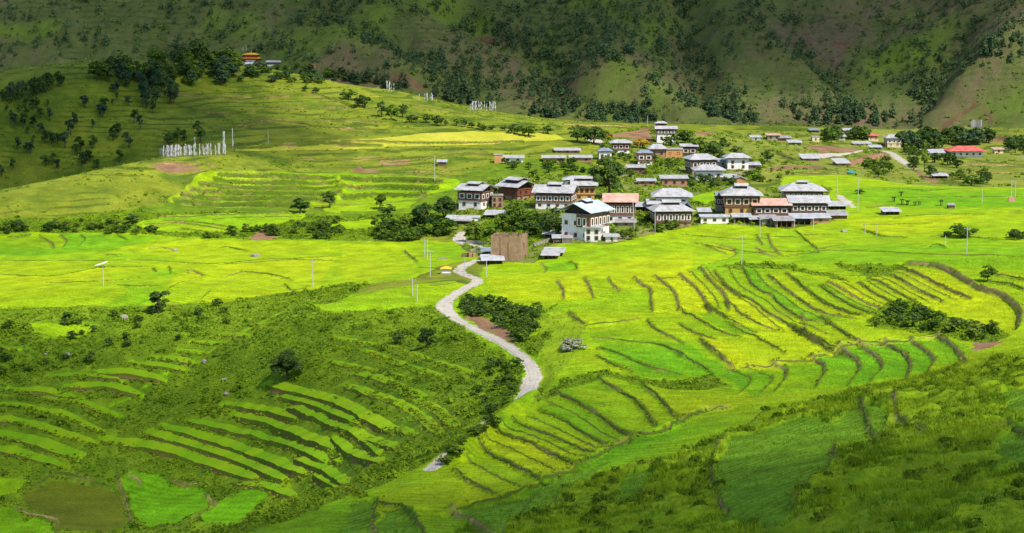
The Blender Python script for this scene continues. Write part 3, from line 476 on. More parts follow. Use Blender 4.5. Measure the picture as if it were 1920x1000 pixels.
# ---- the ground sheet
def grid_mesh(name, X, Y, Z):
    nr, nc = X.shape; me = bpy.data.meshes.new(name)
    me.vertices.add(nr * nc); me.vertices.foreach_set('co', np.stack([X, Y, Z], -1).astype(np.float32).ravel())
    i = np.arange(nr * nc, dtype=np.int32).reshape(nr, nc)
    q = np.stack([i[:-1, :-1], i[:-1, 1:], i[1:, 1:], i[1:, :-1]], -1).reshape(-1)
    me.loops.add(len(q)); me.loops.foreach_set('vertex_index', q)
    me.polygons.add(len(q) // 4); me.polygons.foreach_set('loop_start', np.arange(0, len(q), 4, dtype=np.int32))
    me.polygons.foreach_set('use_smooth', np.ones(len(q) // 4, bool)); me.update(calc_edges=True); return me
def new_mat(name, rough=.9, spec=.15):
    m = bpy.data.materials.new(name); m.use_nodes = True; b = m.node_tree.nodes['Principled BSDF']
    b.inputs['Roughness'].default_value = rough; b.inputs['Specular IOR Level'].default_value = spec; return m, m.node_tree.nodes, m.node_tree.links, b
def noise_node(n, l, scale, detail=3, vec=None, rough=.6):
    t = n.new('ShaderNodeTexNoise'); t.inputs['Scale'].default_value = scale; t.inputs['Detail'].default_value = detail; t.inputs['Roughness'].default_value = rough
    if vec: l.new(vec, t.inputs['Vector'])
    return t
def ramp_mul(n, l, src, lo, hi):
    m = n.new('ShaderNodeMapRange'); m.inputs[1].default_value = .25; m.inputs[2].default_value = .75; m.inputs[3].default_value = lo; m.inputs[4].default_value = hi; l.new(src, m.inputs[0]); return m
def mul_col(n, l, col_out, fac_out):
    v = n.new('ShaderNodeVectorMath'); v.operation = 'SCALE'; l.new(col_out, v.inputs[0]); l.new(fac_out, v.inputs['Scale']); return v.outputs[0]
m, n, l, b = new_mat('ground_cover', .95, .08)
at = n.new('ShaderNodeVertexColor'); at.layer_name = 'cover'; ge = n.new('ShaderNodeNewGeometry')
na = noise_node(n, l, 1.4, 5, ge.outputs['Position'], .7); nb = noise_node(n, l, .22, 3, ge.outputs['Position'])
c_ = mul_col(n, l, at.outputs['Color'], ramp_mul(n, l, na.outputs['Fac'], .66, 1.34).outputs[0]); c_ = mul_col(n, l, c_, ramp_mul(n, l, nb.outputs['Fac'], .86, 1.14).outputs[0])
l.new(c_, b.inputs['Base Color'])
bp = n.new('ShaderNodeBump'); bp.inputs['Strength'].default_value = .7; bp.inputs['Distance'].default_value = .35; l.new(na.outputs['Fac'], bp.inputs['Height']); l.new(bp.outputs[0], b.inputs['Normal'])
GROUND_MAT = m
me = grid_mesh('terrain', XX, YY, ZZ); ca = me.color_attributes.new('cover', 'FLOAT_COLOR', 'POINT')
ca.data.foreach_set('color', np.concatenate([col, np.ones(col.shape[:2] + (1,), np.float32)], -1).astype(np.float32).ravel())
me.materials.append(m); terrain = bpy.data.objects.new('terrain', me); C.objects.link(terrain); terrain['kind'] = 'structure'
# ---- the road surface
m, n, l, b = new_mat('gravel_road', .95, .1); ge = n.new('ShaderNodeNewGeometry'); na = noise_node(n, l, 1.6, 5, ge.outputs['Position'], .7); nb = noise_node(n, l, .3, 2, ge.outputs['Position'])
cr = n.new('ShaderNodeValToRGB'); cr.color_ramp.elements[0].position = .3; cr.color_ramp.elements[0].color = (.40, .36, .30, 1); cr.color_ramp.elements[1].position = .62; cr.color_ramp.elements[1].color = (.49, .45, .39, 1)
l.new(na.outputs['Fac'], cr.inputs[0]); at = n.new('ShaderNodeAttribute'); at.attribute_name = 'tone'; nc = noise_node(n, l, .9, 4, ge.outputs['Position']); mm = n.new('ShaderNodeMath'); mm.operation = 'MULTIPLY_ADD'; mm.inputs[1].default_value = 1.6; mm.inputs[2].default_value = -.9; l.new(nc.outputs['Fac'], mm.inputs[0]); ma = n.new('ShaderNodeMath'); ma.operation = 'ADD'; ma.use_clamp = True; l.new(mm.outputs[0], ma.inputs[0]); l.new(at.outputs['Fac'], ma.inputs[1]); mg = n.new('ShaderNodeMix'); mg.data_type = 'RGBA'; l.new(ma.outputs[0], mg.inputs[0]); l.new(mul_col(n, l, cr.outputs[0], ramp_mul(n, l, nb.outputs['Fac'], .85, 1.12).outputs[0]), mg.inputs[6]); mg.inputs[7].default_value = (.16, .19, .03, 1); l.new(mg.outputs[2], b.inputs['Base Color'])
for P, wd, kd in road_lines:
    t = np.gradient(P[:, :2], axis=0); t /= np.hypot(t[:, 0], t[:, 1])[:, None] + 1e-9; nn = np.c_[-t[:, 1], t[:, 0]]
    w_ = wd / 2 * (1 + 0.16 * fbm(np.arange(len(P)) * 1.0, np.zeros(len(P)), 9, 3, 77))
    if kd == 'm':   # it widens where the lane forks
        j = P[:, 1]; fk = place('F', [(565, 512)])[0]; w_ = w_ * (1 + 1.1 * np.exp(-(np.hypot(P[:, 0] - fk[0], P[:, 1] - fk[1]) / 14) ** 2))
    offs = np.linspace(-1, 1, 9)
    X = P[:, None, 0] + nn[:, None, 0] * w_[:, None] * offs; Y = P[:, None, 1] + nn[:, None, 1] * w_[:, None] * offs
    Z = np.maximum(ground(X, Y) + 0.04, P[:, None, 2] + 0.03 - 0.03 * (np.abs(np.abs(offs) - .5) < .2) - 0.25 * (np.abs(offs) > .99))
    me = grid_mesh('road', X, Y, Z); ta = me.attributes.new('tone', 'FLOAT', 'POINT'); ta.data.foreach_set('value', np.broadcast_to(.42 * np.exp(-(offs / .2) ** 2) + .75 * (np.abs(offs) > .9) - .15, X.shape).astype(np.float32).ravel()); me.materials.append(m); o = bpy.data.objects.new('road', me); C.objects.link(o); o['kind'] = 'structure'

# ---- the earth and turf faces of the bunds, as strips standing between the levels
bv, bf, bt = [], [], []
for (P, h, ea) in bund_lines:
    if P[0, 1] > 950: continue
    Q = resample(P, .5); n_ = len(Q)
    if n_ < 4: continue
    t = np.gradient(Q[:, :2], axis=0); t /= np.hypot(t[:, 0], t[:, 1])[:, None] + 1e-9; nn = np.c_[-t[:, 1], t[:, 0]]
    if (nn[n_ // 2] @ np.array([.5, .85])) < 0: nn = -nn
    Q[:, :2] += nn * (.28 * fbm(Q[:, 0], Q[:, 1], 2.5, 3, 31))[:, None]
    j = fbm(Q[:, 0], Q[:, 1], 1.3, 2, 33); tp = np.clip(np.minimum(np.arange(n_), np.arange(n_)[::-1]) / max(4.0, min(16, n_ * .3)), 0, 1); ww = (.11 + .17 * h) * (.35 + .65 * tp) * (.7 + .5 * j)
    lo = Q[:, :2] - nn * ww[:, None]; up = Q[:, :2] + nn * (.12 + .1 * j)[:, None]; bk = Q[:, :2] + nn * (ww * .8 + .15)[:, None]
    zl = ground(lo[:, 0], lo[:, 1]); zb = ground(bk[:, 0], bk[:, 1])
    zu = np.maximum(ground(up[:, 0], up[:, 1]), zb * .7 + zl * .3) + (.06 + .12 * h + .10 * j) * tp
    V_ = np.stack([np.c_[lo, zl - .08], np.c_[(lo + up) / 2, (zl * .45 + zu * .55)], np.c_[up, zu], np.c_[bk, zb - .06]], 1); k0 = len(bv) and sum(len(a) for a in bv)
    bv.append(V_.reshape(-1, 3)); rd = ~np.isin(zone[zone_at(Q[:, 0], Q[:, 1])], [DIRT]); e = np.clip(ea + .5 * fbm(Q[:, 0], Q[:, 1], 5, 2, 35) + .2 * j, 0, 1)
    bt.append(np.stack([e, np.clip(e + .1, 0, 1), e * .35, e * .1], 1).ravel())
    for i in range(n_ - 1):
        if rd[i] and rd[i + 1]: bf += [(k0 + i * 4 + c, k0 + i * 4 + c + 1, k0 + i * 4 + c + 5, k0 + i * 4 + c + 4) for c in range(3)]
me = bpy.data.meshes.new('field_banks'); bv = np.concatenate(bv); me.from_pydata(bv.tolist(), [], bf); a_ = me.attributes.new('tone', 'FLOAT', 'POINT'); a_.data.foreach_set('value', np.concatenate(bt).astype(np.float32)); me.polygons.foreach_set('use_smooth', np.ones(len(bf), bool))
m, n, l, b = new_mat('bank_earth', .95, .08); at = n.new('ShaderNodeAttribute'); at.attribute_name = 'tone'; ge = n.new('ShaderNodeNewGeometry'); na = noise_node(n, l, 2.2, 4, ge.outputs['Position'], .7); ad = n.new('ShaderNodeMath'); ad.operation = 'MULTIPLY_ADD'; ad.inputs[1].default_value = .9; l.new(na.outputs['Fac'], ad.inputs[0]); ad2 = n.new('ShaderNodeMath'); ad2.operation = 'ADD'; ad2.inputs[1].default_value = -.45; l.new(at.outputs['Fac'], ad2.inputs[0]); l.new(ad2.outputs[0], ad.inputs[2])
cr = n.new('ShaderNodeValToRGB'); e_ = cr.color_ramp.elements; e_[0].position = .0; e_[0].color = (.065, .125, .008, 1); e_[1].position = .85; e_[1].color = (.42, .27, .13, 1); q_ = e_.new(.4); q_.color = (.17, .15, .035, 1); l.new(ad.outputs[0], cr.inputs[0]); l.new(cr.outputs[0], b.inputs['Base Color']); me.materials.append(m)
o = bpy.data.objects.new('field_banks', me); C.objects.link(o); o['kind'] = 'structure'

# ---- benches of the lower-left terraces: gently tilted treads with an upright earth lip
bv, bf, bt, k0 = [], [], [], 0
for P, wd in tread_lines:
    Q = resample(P, .6); n_ = len(Q)
    if n_ < 6 or wd < 1.7: continue
    for i in range(2): Q[:, i] = smooth(Q[:, i], 5)
    t = np.gradient(Q[:, :2], axis=0); t /= np.hypot(t[:, 0], t[:, 1])[:, None] + 1e-9; nn = np.c_[-t[:, 1], t[:, 0]]
    if (nn[n_ // 2] @ np.array([.3, .95])) < 0: nn = -nn
    j = 1.5 * fbm(Q[:, 0], Q[:, 1], 3.2, 4, 37); tp = np.clip(np.minimum(np.arange(n_), np.arange(n_)[::-1]) / 7.0, 0.02, 1) ** .6; w_ = (wd * .5 + .25 * j) * (.35 + .65 * tp)
    up = Q[:, :2] + nn * w_[:, None]; lp = Q[:, :2] - nn * w_[:, None]; to = lp - nn * (.35 + .15 * j)[:, None]
    zu = ground(up[:, 0], up[:, 1]) + .04; zg = ground(lp[:, 0], lp[:, 1]); zl = np.maximum(zg + .06, zu - .24 * 2 * w_); zl = np.where(tp > .1, zl, zg); zt = ground(to[:, 0], to[:, 1]) - .12
    mid = (up + lp) / 2; md2 = lp + (up - lp) * .08
    V_ = np.stack([np.c_[up, zu], np.c_[mid, (zu + zl) / 2 + .05 * j], np.c_[md2, zl + .03], np.c_[lp, zl - .06], np.c_[(lp + to) / 2 + nn * (.1 * j)[:, None], zl * .45 + zt * .55], np.c_[to, zt]], 1)
    bv.append(V_.reshape(-1, 3)); hq_ = np.clip(.30 + .35 * j + rng.uniform(-.12, .12), 0, 1); bt.append(np.stack([hq_, hq_, hq_ - .05, 1.15 + 0 * j, 1.5 + .5 * j, 1.3 + .4 * j], 1).ravel())
    for i in range(n_ - 1): bf += [(k0 + i * 6 + c, k0 + i * 6 + c + 1, k0 + i * 6 + c + 7, k0 + i * 6 + c + 6) for c in range(5)]
    k0 += n_ * 6
me = bpy.data.meshes.new('terrace_ground'); me.from_pydata(np.concatenate(bv).tolist(), [], bf); me.polygons.foreach_set('use_smooth', np.array([i % 5 < 2 for i in range(len(bf))])); a_ = me.attributes.new('tone', 'FLOAT', 'POINT'); a_.data.foreach_set('value', np.concatenate(bt).astype(np.float32))
m, n, l, b = new_mat('terrace_turf', .95, .08); at = n.new('ShaderNodeAttribute'); at.attribute_name = 'tone'; ge = n.new('ShaderNodeNewGeometry'); na = noise_node(n, l, 1.8, 4, ge.outputs['Position'], .7); ad = n.new('ShaderNodeMath'); ad.operation = 'MULTIPLY_ADD'; ad.inputs[1].default_value = .5; ad.inputs[2].default_value = -.25; l.new(na.outputs['Fac'], ad.inputs[0]); a2 = n.new('ShaderNodeMath'); a2.operation = 'ADD'; l.new(at.outputs['Fac'], a2.inputs[0]); l.new(ad.outputs[0], a2.inputs[1]); hf = n.new('ShaderNodeMath'); hf.operation = 'MULTIPLY'; hf.inputs[1].default_value = .5; l.new(a2.outputs[0], hf.inputs[0])
cr = n.new('ShaderNodeValToRGB'); e_ = cr.color_ramp.elements; e_[0].position = 0; e_[0].color = (.13, .30, .006, 1); e_[1].position = 1; e_[1].color = (.24, .15, .06, 1)
for p_, c_ in ((.42, (.26, .38, .006, 1)), (.56, (.09, .165, .008, 1)), (.74, (.13, .12, .025, 1))): q_ = e_.new(p_); q_.color = c_
l.new(hf.outputs[0], cr.inputs[0]); l.new(cr.outputs[0], b.inputs['Base Color']); me.materials.append(m); o = bpy.data.objects.new('terrace_ground', me); C.objects.link(o); o['kind'] = 'structure'
# ------------------------------------------------------------------ helpers for things
def tag(o, label=None, cat=None, group=None, kind=None):
    if label: o['label'] = label
    if cat: o['category'] = cat
    if group: o['group'] = group
    if kind: o['kind'] = kind
    return o
def empty(name, loc, rz=0.0):
    o = bpy.data.objects.new(name, None); o.empty_display_size = .5; C.objects.link(o); o.location = loc; o.rotation_euler = (0, 0, rz); return o
def link(name, me, parent=None, loc=None, rz=0.0):
    o = bpy.data.objects.new(name, me); C.objects.link(o)
    if parent is not None: o.parent = parent
    if loc is not None: o.location = loc; o.rotation_euler = (0, 0, rz)
    return o
class MB:
    """collects boxes, slabs and tubes into one mesh"""
    def __init__(s): s.v = []; s.f = []; s.m = []
    def poly(s, pts, faces, mi=0):
        k = len(s.v); s.v += [tuple(p) for p in pts]; s.f += [tuple(k + i for i in f) for f in faces]; s.m += [mi] * len(faces); return s
    def box(s, x0, x1, y0, y1, z0, z1, mi=0, taper=0.0):
        t = taper
        p = [(x0, y0, z0), (x1, y0, z0), (x1, y1, z0), (x0, y1, z0), (x0 + t, y0 + t, z1), (x1 - t, y0 + t, z1), (x1 - t, y1 - t, z1), (x0 + t, y1 - t, z1)]
        return s.poly(p, [(3, 2, 1, 0), (4, 5, 6, 7), (0, 1, 5, 4), (1, 2, 6, 5), (2, 3, 7, 6), (3, 0, 4, 7)], mi)
    def slab(s, quad, th, mi=0):
        q = [Vector(p) for p in quad]; nrm = (q[1] - q[0]).cross(q[-1] - q[0]).normalized() * th; n = len(q)
        p = q + [a - nrm for a in q]
        return s.poly(p, [tuple(range(n)), tuple(range(2 * n - 1, n - 1, -1))] + [(i, i + n, (i + 1) % n + n, (i + 1) % n) for i in range(n)], mi)
    def tube(s, a, b, r0, r1, n=8, mi=0):
        a, b = Vector(a), Vector(b); d = (b - a).normalized(); u = d.orthogonal().normalized(); w = d.cross(u); p = []
        for c, r in ((a, r0), (b, r1)): p += [c + (u * math.cos(2 * math.pi * i / n) + w * math.sin(2 * math.pi * i / n)) * r for i in range(n)]
        return s.poly(p, [(i, (i + 1) % n, (i + 1) % n + n, i + n) for i in range(n)] + [tuple(range(n - 1, -1, -1)), tuple(range(n, 2 * n))], mi)
    def build(s, name, mats, parent=None, loc=None, rz=0.0):
        me = bpy.data.meshes.new(name); me.from_pydata(s.v, [], s.f)
        for m in (mats if isinstance(mats, (list, tuple)) else [mats]): me.materials.append(m)
        me.polygons.foreach_set('material_index', s.m); me.update()
        return link(name, me, parent, loc, rz)
# ------------------------------------------------------------------ foliage
def foliage_mat(name, dark, light, transl=.3, nscale=.7):
    m, n, l, b = new_mat(name, .7, .12); at = n.new('ShaderNodeAttribute'); at.attribute_name = 'tone'
    mx = n.new('ShaderNodeMix'); mx.data_type = 'RGBA'; mx.inputs[6].default_value = (*dark, 1); mx.inputs[7].default_value = (*light, 1)
    oi = n.new('ShaderNodeObjectInfo'); ad = n.new('ShaderNodeMath'); ad.operation = 'MULTIPLY_ADD'; ad.inputs[1].default_value = .6; l.new(oi.outputs['Random'], ad.inputs[0]); ad.inputs[2].default_value = -.27
    a2 = n.new('ShaderNodeMath'); a2.operation = 'ADD'; a2.use_clamp = True; l.new(at.outputs['Fac'], a2.inputs[0]); l.new(ad.outputs[0], a2.inputs[1]); l.new(a2.outputs[0], mx.inputs[0])
    l.new(mx.outputs[2], b.inputs['Base Color'])
    tr = n.new('ShaderNodeBsdfTranslucent'); l.new(mx.outputs[2], tr.inputs[0]); ms = n.new('ShaderNodeMixShader'); ms.inputs[0].default_value = transl
    l.new(b.outputs[0], ms.inputs[1]); l.new(tr.outputs[0], ms.inputs[2]); l.new(ms.outputs[0], n['Material Output'].inputs[0]); return m
def wood_mat(name, a, bcol, sc=3.0, rough=.85):
    m, n, l, b = new_mat(name, rough, .15); tc = n.new('ShaderNodeTexCoord'); t = noise_node(n, l, sc, 4, tc.outputs['Object'], .7)
    cr = n.new('ShaderNodeValToRGB'); cr.color_ramp.elements[0].position = .3; cr.color_ramp.elements[0].color = (*a, 1); cr.color_ramp.elements[1].position = .7; cr.color_ramp.elements[1].color = (*bcol, 1)
    l.new(t.outputs['Fac'], cr.inputs[0]); l.new(cr.outputs[0], b.inputs['Base Color']); return m
M = {}
M['bark'] = wood_mat('bark', (.05, .035, .025), (.14, .10, .07), 2.0)
M['leaf_dark'] = foliage_mat('leaf_dark', (.034, .082, .018), (.145, .235, .042), .45)
M['leaf_mid'] = foliage_mat('leaf_mid', (.045, .110, .014), (.19, .29, .026), .4)
M['leaf_light'] = foliage_mat('leaf_light', (.07, .13, .012), (.20, .28, .03))
M['leaf_pine'] = foliage_mat('leaf_pine', (.030, .072, .036), (.110, .185, .068), .35)
M['leaf_yellow'] = foliage_mat('leaf_yellow', (.30, .20, .01), (.50, .36, .02))
M['leaf_dry'] = foliage_mat('leaf_dry', (.26, .29, .15), (.50, .51, .38))
M['shrubbery'] = foliage_mat('shrubbery', (.055, .125, .006), (.23, .35, .012))
M['grass'] = foliage_mat('grass', (.08, .19, .006), (.30, .40, .012), .35)
M['bank_grass'] = foliage_mat('bank_grass', (.07, .14, .006), (.28, .34, .02), .35)
def unit(n, g):
    a = g.normal(size=(n, 3)); return a / np.linalg.norm(a, axis=1)[:, None]
def cards(c, nrm, size, tone, g, aspect=.7):
    """leaf sprays: small pointed faces centred at c facing nrm -> (verts, tones)"""
    n = len(c); r = unit(n, g); u = np.cross(nrm, r); u /= np.linalg.norm(u, axis=1)[:, None] + 1e-9; w = np.cross(nrm, u)
    s = np.asarray(size).reshape(-1, 1); u = u * s; w = w * s * aspect; bend = nrm * s * .25
    v = np.stack([c - u, c - w * .9 + bend, c + u, c + w + bend], 1); return v, np.repeat(tone, 4)
def quads_to_mesh(name, v, tone, mat):
    n = len(v); me = bpy.data.meshes.new(name); me.vertices.add(n * 4); me.vertices.foreach_set('co', v.astype(np.float32).ravel())
    me.loops.add(n * 4); me.loops.foreach_set('vertex_index', np.arange(n * 4, dtype=np.int32)); me.polygons.add(n); me.polygons.foreach_set('loop_start', np.arange(0, n * 4, 4, dtype=np.int32))
    a = me.attributes.new('tone', 'FLOAT', 'POINT'); a.data.foreach_set('value', tone.astype(np.float32)); me.update(calc_edges=True); me.materials.append(mat); return me
def clumps(P, rad, k, leaf, g, flat=.75, tone=None):
    """k leaf sprays spread over the upper surface and inside of each clump"""
    n = len(P); P = np.repeat(P, k, 0); rr = np.repeat(rad, k); d = unit(n * k, g); d[:, 2] = np.abs(d[:, 2]) * 1.1 - .25
    q = rr * g.uniform(.55, 1.05, n * k); c = P + d * q[:, None] * np.array([1, 1, flat]); nr = d + unit(n * k, g) * .55 + [0, 0, .35]; nr /= np.linalg.norm(nr, axis=1)[:, None]
    tn = np.repeat(g.uniform(.1, .8, n) if tone is None else tone, k) + g.uniform(-.2, .2, n * k)
    return cards(c, nr, rr * leaf * g.uniform(.6, 1.3, n * k), np.clip(tn, 0, 1), g)
def blades(P, h, k, g, spread=.35, width=.045, tone=None, lean=.5):
    """grass tufts: k arching blades each"""
    n = len(P); hh = np.repeat(h, k) * g.uniform(.55, 1.15, n * k); P = np.repeat(P, k, 0); a = g.uniform(0, 2 * np.pi, n * k); o = np.c_[np.cos(a), np.sin(a), 0 * a]
    P = P + o * (np.repeat(h, k) * spread * g.uniform(0, 1, n * k))[:, None]; t = np.c_[-o[:, 1], o[:, 0], 0 * a] * (hh * width)[:, None]
    tip = P + o * (hh * lean * g.uniform(.4, 1.2, n * k))[:, None] + np.c_[0 * a, 0 * a, hh]; mid = (P + tip) / 2 + np.c_[0 * a, 0 * a, hh * .18]
    v = np.stack([P - t, P + t, mid + t * 1.1, tip], 1); v2 = v.copy(); tn = np.repeat(g.uniform(.1, .85, n) if tone is None else tone, k) + g.uniform(-.15, .15, n * k)
    return v2, np.repeat(np.clip(tn, 0, 1), 4)
def scatter(zid, dens, dmin, dmax, g, amax=.33, extra=None):
    """ground points on one land cover, dens per square metre"""
    area = (dmax ** 2 - dmin ** 2) * amax; n = int(area * dens); y = np.sqrt(g.uniform(dmin ** 2, dmax ** 2, n)); x = g.uniform(-amax, amax, n) * y
    r, c = zone_at(x, y); ok = np.isin(zone[r, c], zid) & (bund[r, c] < .5)
    if extra is not None: ok &= extra(x, y, r, c)
    x, y = x[ok], y[ok]; return np.c_[x, y, ground(x, y)]
def stuff(name, parts, mat):
    v = np.concatenate([p[0] for p in parts]); t = np.concatenate([p[1] for p in parts]); o = link(name, quads_to_mesh(name, v, t, mat)); o['kind'] = 'stuff'; return o
g = np.random.default_rng(11)
# wild bank herbs and scrub, clumped
patch = lambda x, y, r, c: (fbm(x, y, 11, 3, 500) + .25 > g.uniform(-.5, .6, len(x)))
low = scatter([BANK], 1.5, 240, 640, g, extra=lambda x, y, r, c: TK[r, c] < .12)
tn_low = np.clip(.5 + .95 * fbm(low[:, 0], low[:, 1], 13, 3, 510) + g.uniform(-.15, .15, len(low)), .02, .95)
big = scatter([BANK], .055, 240, 640, g, extra=lambda x, y, r, c: (TK[r, c] < .04) & patch(x, y, r, c))
tn_big = np.clip(.34 + .8 * fbm(big[:, 0], big[:, 1], 16, 3, 510) + g.uniform(-.2, .2, len(big)), .02, .9)
stuff('bank_scrub', [clumps(low, g.uniform(.2, .5, len(low)), 6, .62, g, .7, tn_low), clumps(big + [0, 0, .25], g.uniform(.6, 1.35, len(big)), 22, .34, g, .8, tn_big)], M['shrubbery'])
# long grass of the near hillside and the mound
gr = scatter([MOUND], 1.7, 95, 345, g); tg = np.clip(.48 + 1.1 * fbm(gr[:, 0], gr[:, 1], 7, 3, 520) + g.uniform(-.12, .12, len(gr)), 0, 1)
hg = .28 + .55 * np.clip(.5 + 1.1 * fbm(gr[:, 0], gr[:, 1], 4.5, 3, 530), 0, 1)
gs = scatter([MOUND], .10, 95, 330, g, extra=lambda x, y, r, c: (fbm(x, y, 9, 3, 540) + .2 > g.uniform(-.2, .5, len(x)))); 
gd = scatter([DEEP], 1.6, 95, 345, g); m2 = scatter([MOUND], .4, 345, 480, g)
stuff('long_grass', [blades(gr, hg, 6, g, .5, .05, tg, .7), blades(gd, g.uniform(.2, .4, len(gd)), 4, g, .6, .07, np.clip(.3 + .4 * fbm(gd[:, 0], gd[:, 1], 6, 2, 3), 0, 1), .4), blades(m2, g.uniform(.3, .7, len(m2)), 5, g, .6, .07)], M['grass'])
stuff('grass_tussocks', [clumps(gs + [0, 0, .1], g.uniform(.45, 1.1, len(gs)), 26, .30, g, .75, np.clip(.45 + .5 * fbm(gs[:, 0], gs[:, 1], 20, 2, 9) + g.uniform(-.25, .25, len(gs)), 0, 1)), blades(gs, g.uniform(.5, 1.0, len(gs)), 16, g, .6, .022, g.uniform(.4, .95, len(gs)))], M['bank_grass'])
# standing rice: tufts with the tint of their own field
m_rice = foliage_mat('rice_blades', (.12, .30, .006), (.40, .45, .004), .3)
ri = scatter([RICE], 1.6, 225, 500, g); rr_, rc_ = zone_at(ri[:, 0], ri[:, 1]); th_ = np.clip(hue[rr_, rc_] * .5 + .5 + g.uniform(-.16, .16, len(ri)), 0, 1)
stuff('rice_crop', [blades(ri, g.uniform(.18, .38, len(ri)), 3, g, .8, .10, th_, .5)], m_rice)
# weeds along the bunds
bp_ = []
for P, h, ea in bund_lines:
    Q = resample(P, .55 if P[0, 1] < 600 else 1.0); k = (g.random(len(Q)) < .45 - .3 * ea) & (fbm(Q[:, 0], Q[:, 1], 10, 2, 66) > -.25); Q = Q[k]
    Q = Q + np.c_[g.normal(0, .3, len(Q)), g.normal(0, .35, len(Q)), 0 * Q[:, 0]]; Q[:, 2] = ground(Q[:, 0], Q[:, 1]); bp_.append(np.c_[Q, np.full(len(Q), .2 + .16 * h)])
for P, wd in tread_lines:
    if wd < 1.7: continue
    Q = resample(P, .5); Q = np.repeat(Q, 2, 0); Q = Q + np.c_[g.normal(0, .5, len(Q)), -wd * .5 + g.normal(0, .5, len(Q)), 0 * Q[:, 0]]; Q[:, 2] = ground(Q[:, 0], Q[:, 1]) + .1; bp_.append(np.c_[Q, g.uniform(.2, .6, len(Q))])
bp_ = np.concatenate(bp_); stuff('bund_weeds', [clumps(bp_[:, :3], bp_[:, 3] * g.uniform(.6, 1.3, len(bp_)), 6, .6, g, .8, np.clip(.45 + .5 * fbm(bp_[:, 0], bp_[:, 1], 12, 2, 7) + g.uniform(-.2, .2, len(bp_)), 0, 1))], M['bank_grass'])
# hill pastures, village gardens, valley floor: sparse low scrub
hs = scatter([MEADOW], .075, 560, 960, g, .3, lambda x, y, r, c: fbm(x, y, 25, 3, 77) + .05 > g.uniform(-.3, .5, len(x)))
vs = scatter([VILL], .28, 540, 930, g, .3, lambda x, y, r, c: fbm(x, y, 14, 3, 79) + .2 > g.uniform(-.4, .5, len(x)))
va = scatter([VALLEY], .035, 640, 1050, g, .3, lambda x, y, r, c: fbm(x, y, 25, 3, 81) > g.uniform(-.3, .5, len(x)))
stuff('pasture_scrub', [clumps(hs, g.uniform(.3, .9, len(hs)), 9, .5, g, .7), clumps(vs, g.uniform(.5, 1.3, len(vs)), 16, .4, g, .8), clumps(va, g.uniform(.5, 1.4, len(va)), 12, .45, g, .8)], M['shrubbery'])
ms = scatter([MOUNT], .05, 1030, 1215, g, .3, lambda x, y, r, c: fbm(x, y, 45, 3, 83) + .1 > g.uniform(-.45, .5, len(x)))
stuff('mountain_scrub', [clumps(ms, g.uniform(.5, 1.6, len(ms)), 7, .55, g, .7)], M['leaf_mid'])
# ---- trees
def tree_meshes(kind, seed, quads, fine=.085):
    g = np.random.default_rng(seed); rs = random.Random(seed); t = MB()       # unit tree: height 1, crown radius about .5
    if kind == 'pine':
        t.tube((0, 0, -.06), (0.01, 0, .9), .028, .006, 6); ws = []
        lev = np.sort(g.uniform(.18, 1.0, 26)); cs = []
        for z in lev:
            rr = .27 * (1 - z) ** .75 + .02; a = g.uniform(0, 2 * np.pi); cs.append((math.cos(a) * rr * .65, math.sin(a) * rr * .65, z - .02, rr * .55 + .02))
            t.tube((0, 0, z - .02), (math.cos(a) * rr * .6, math.sin(a) * rr * .6, z), .008, .004, 4)
        cs = np.array(cs); k = max(3, quads // len(cs)); v, tn = clumps(cs[:, :3], cs[:, 3], k, fine * 5.2, g, .55)
    else:
        lean = .05; t.tube((0, 0, -.08), (lean * .4, 0, .34), .036, .024, 8); hub = Vector((lean * .4, 0, .34)); cs = []
        M_ = 20 if kind == 'broad' else 12; zc, rx, rz = (.50, .33, .41) if kind == 'broad' else (.58, .28, .35)
        for i in range(M_):
            d = unit(1, g)[0]; d[2] = d[2] * .95 + .05; q = g.uniform(.62, 1.0); c = np.array([d[0] * rx * q + lean, d[1] * rx * q, zc + d[2] * rz * q]); cs.append((*c, g.uniform(.10, .19)))
            if i % 2 == 0: t.tube(hub, Vector(c) * .92 + Vector((0, 0, .03)), .014, .004, 5)
        t.tube(hub, (lean, 0, zc + .15), .022, .008, 6)
        cs = np.array(cs); v, tn = clumps(cs[:, :3], cs[:, 3], quads // M_, fine * 5, g, .9); 
        tn = tn
    crown = quads_to_mesh('crown', v, tn, M['leaf_dark'])
    tm = bpy.data.meshes.new('trunk'); tm.from_pydata(t.v, [], t.f); tm.update(); tm.materials.append(M['bark']); return crown, tm
PROTO = {}
for kind, n_ in (('broad', 4), ('open', 4), ('pine', 4)):
    for i in range(n_):
        for lod, q in (('xhi', 5200), ('hi', 1300), ('lo', 240)):
            cr, tm = tree_meshes(kind, 100 + i + 37 * len(kind), q, .036 if lod == 'xhi' else (.062 if lod == 'hi' else .115))
            PROTO[(kind, i, lod)] = (cr, tm, {})
def crown_with(kind, i, lod, mat):
    cr, tm, cache = PROTO[(kind, i, lod)]
    if mat not in cache:
        c = cr if not cache else cr.copy()
        c.materials.clear(); c.materials.append(M[mat]); cache[mat] = c
    return cache[mat], tm
tree_rng = random.Random(21)
def tree(name, loc, h, w, kind, mat, label, group=None, lod=None, cat='tree', sink=.0):
    i = tree_rng.randrange(4); lod = lod or ('xhi' if h / loc[1] > .0165 else ('hi' if h / loc[1] > .0085 else 'lo')); cr, tm = crown_with(kind, i, lod, mat)
    o = empty(name, (loc[0], loc[1], loc[2] - sink), tree_rng.uniform(0, 6.28)); base_w = .50 if kind == 'pine' else (.76 if kind == 'broad' else .72)
    o.scale = (w / base_w, w / base_w, h); tag(o, label, cat, group)
    c = link('crown', cr, o); t = link('trunk', tm, o); return o
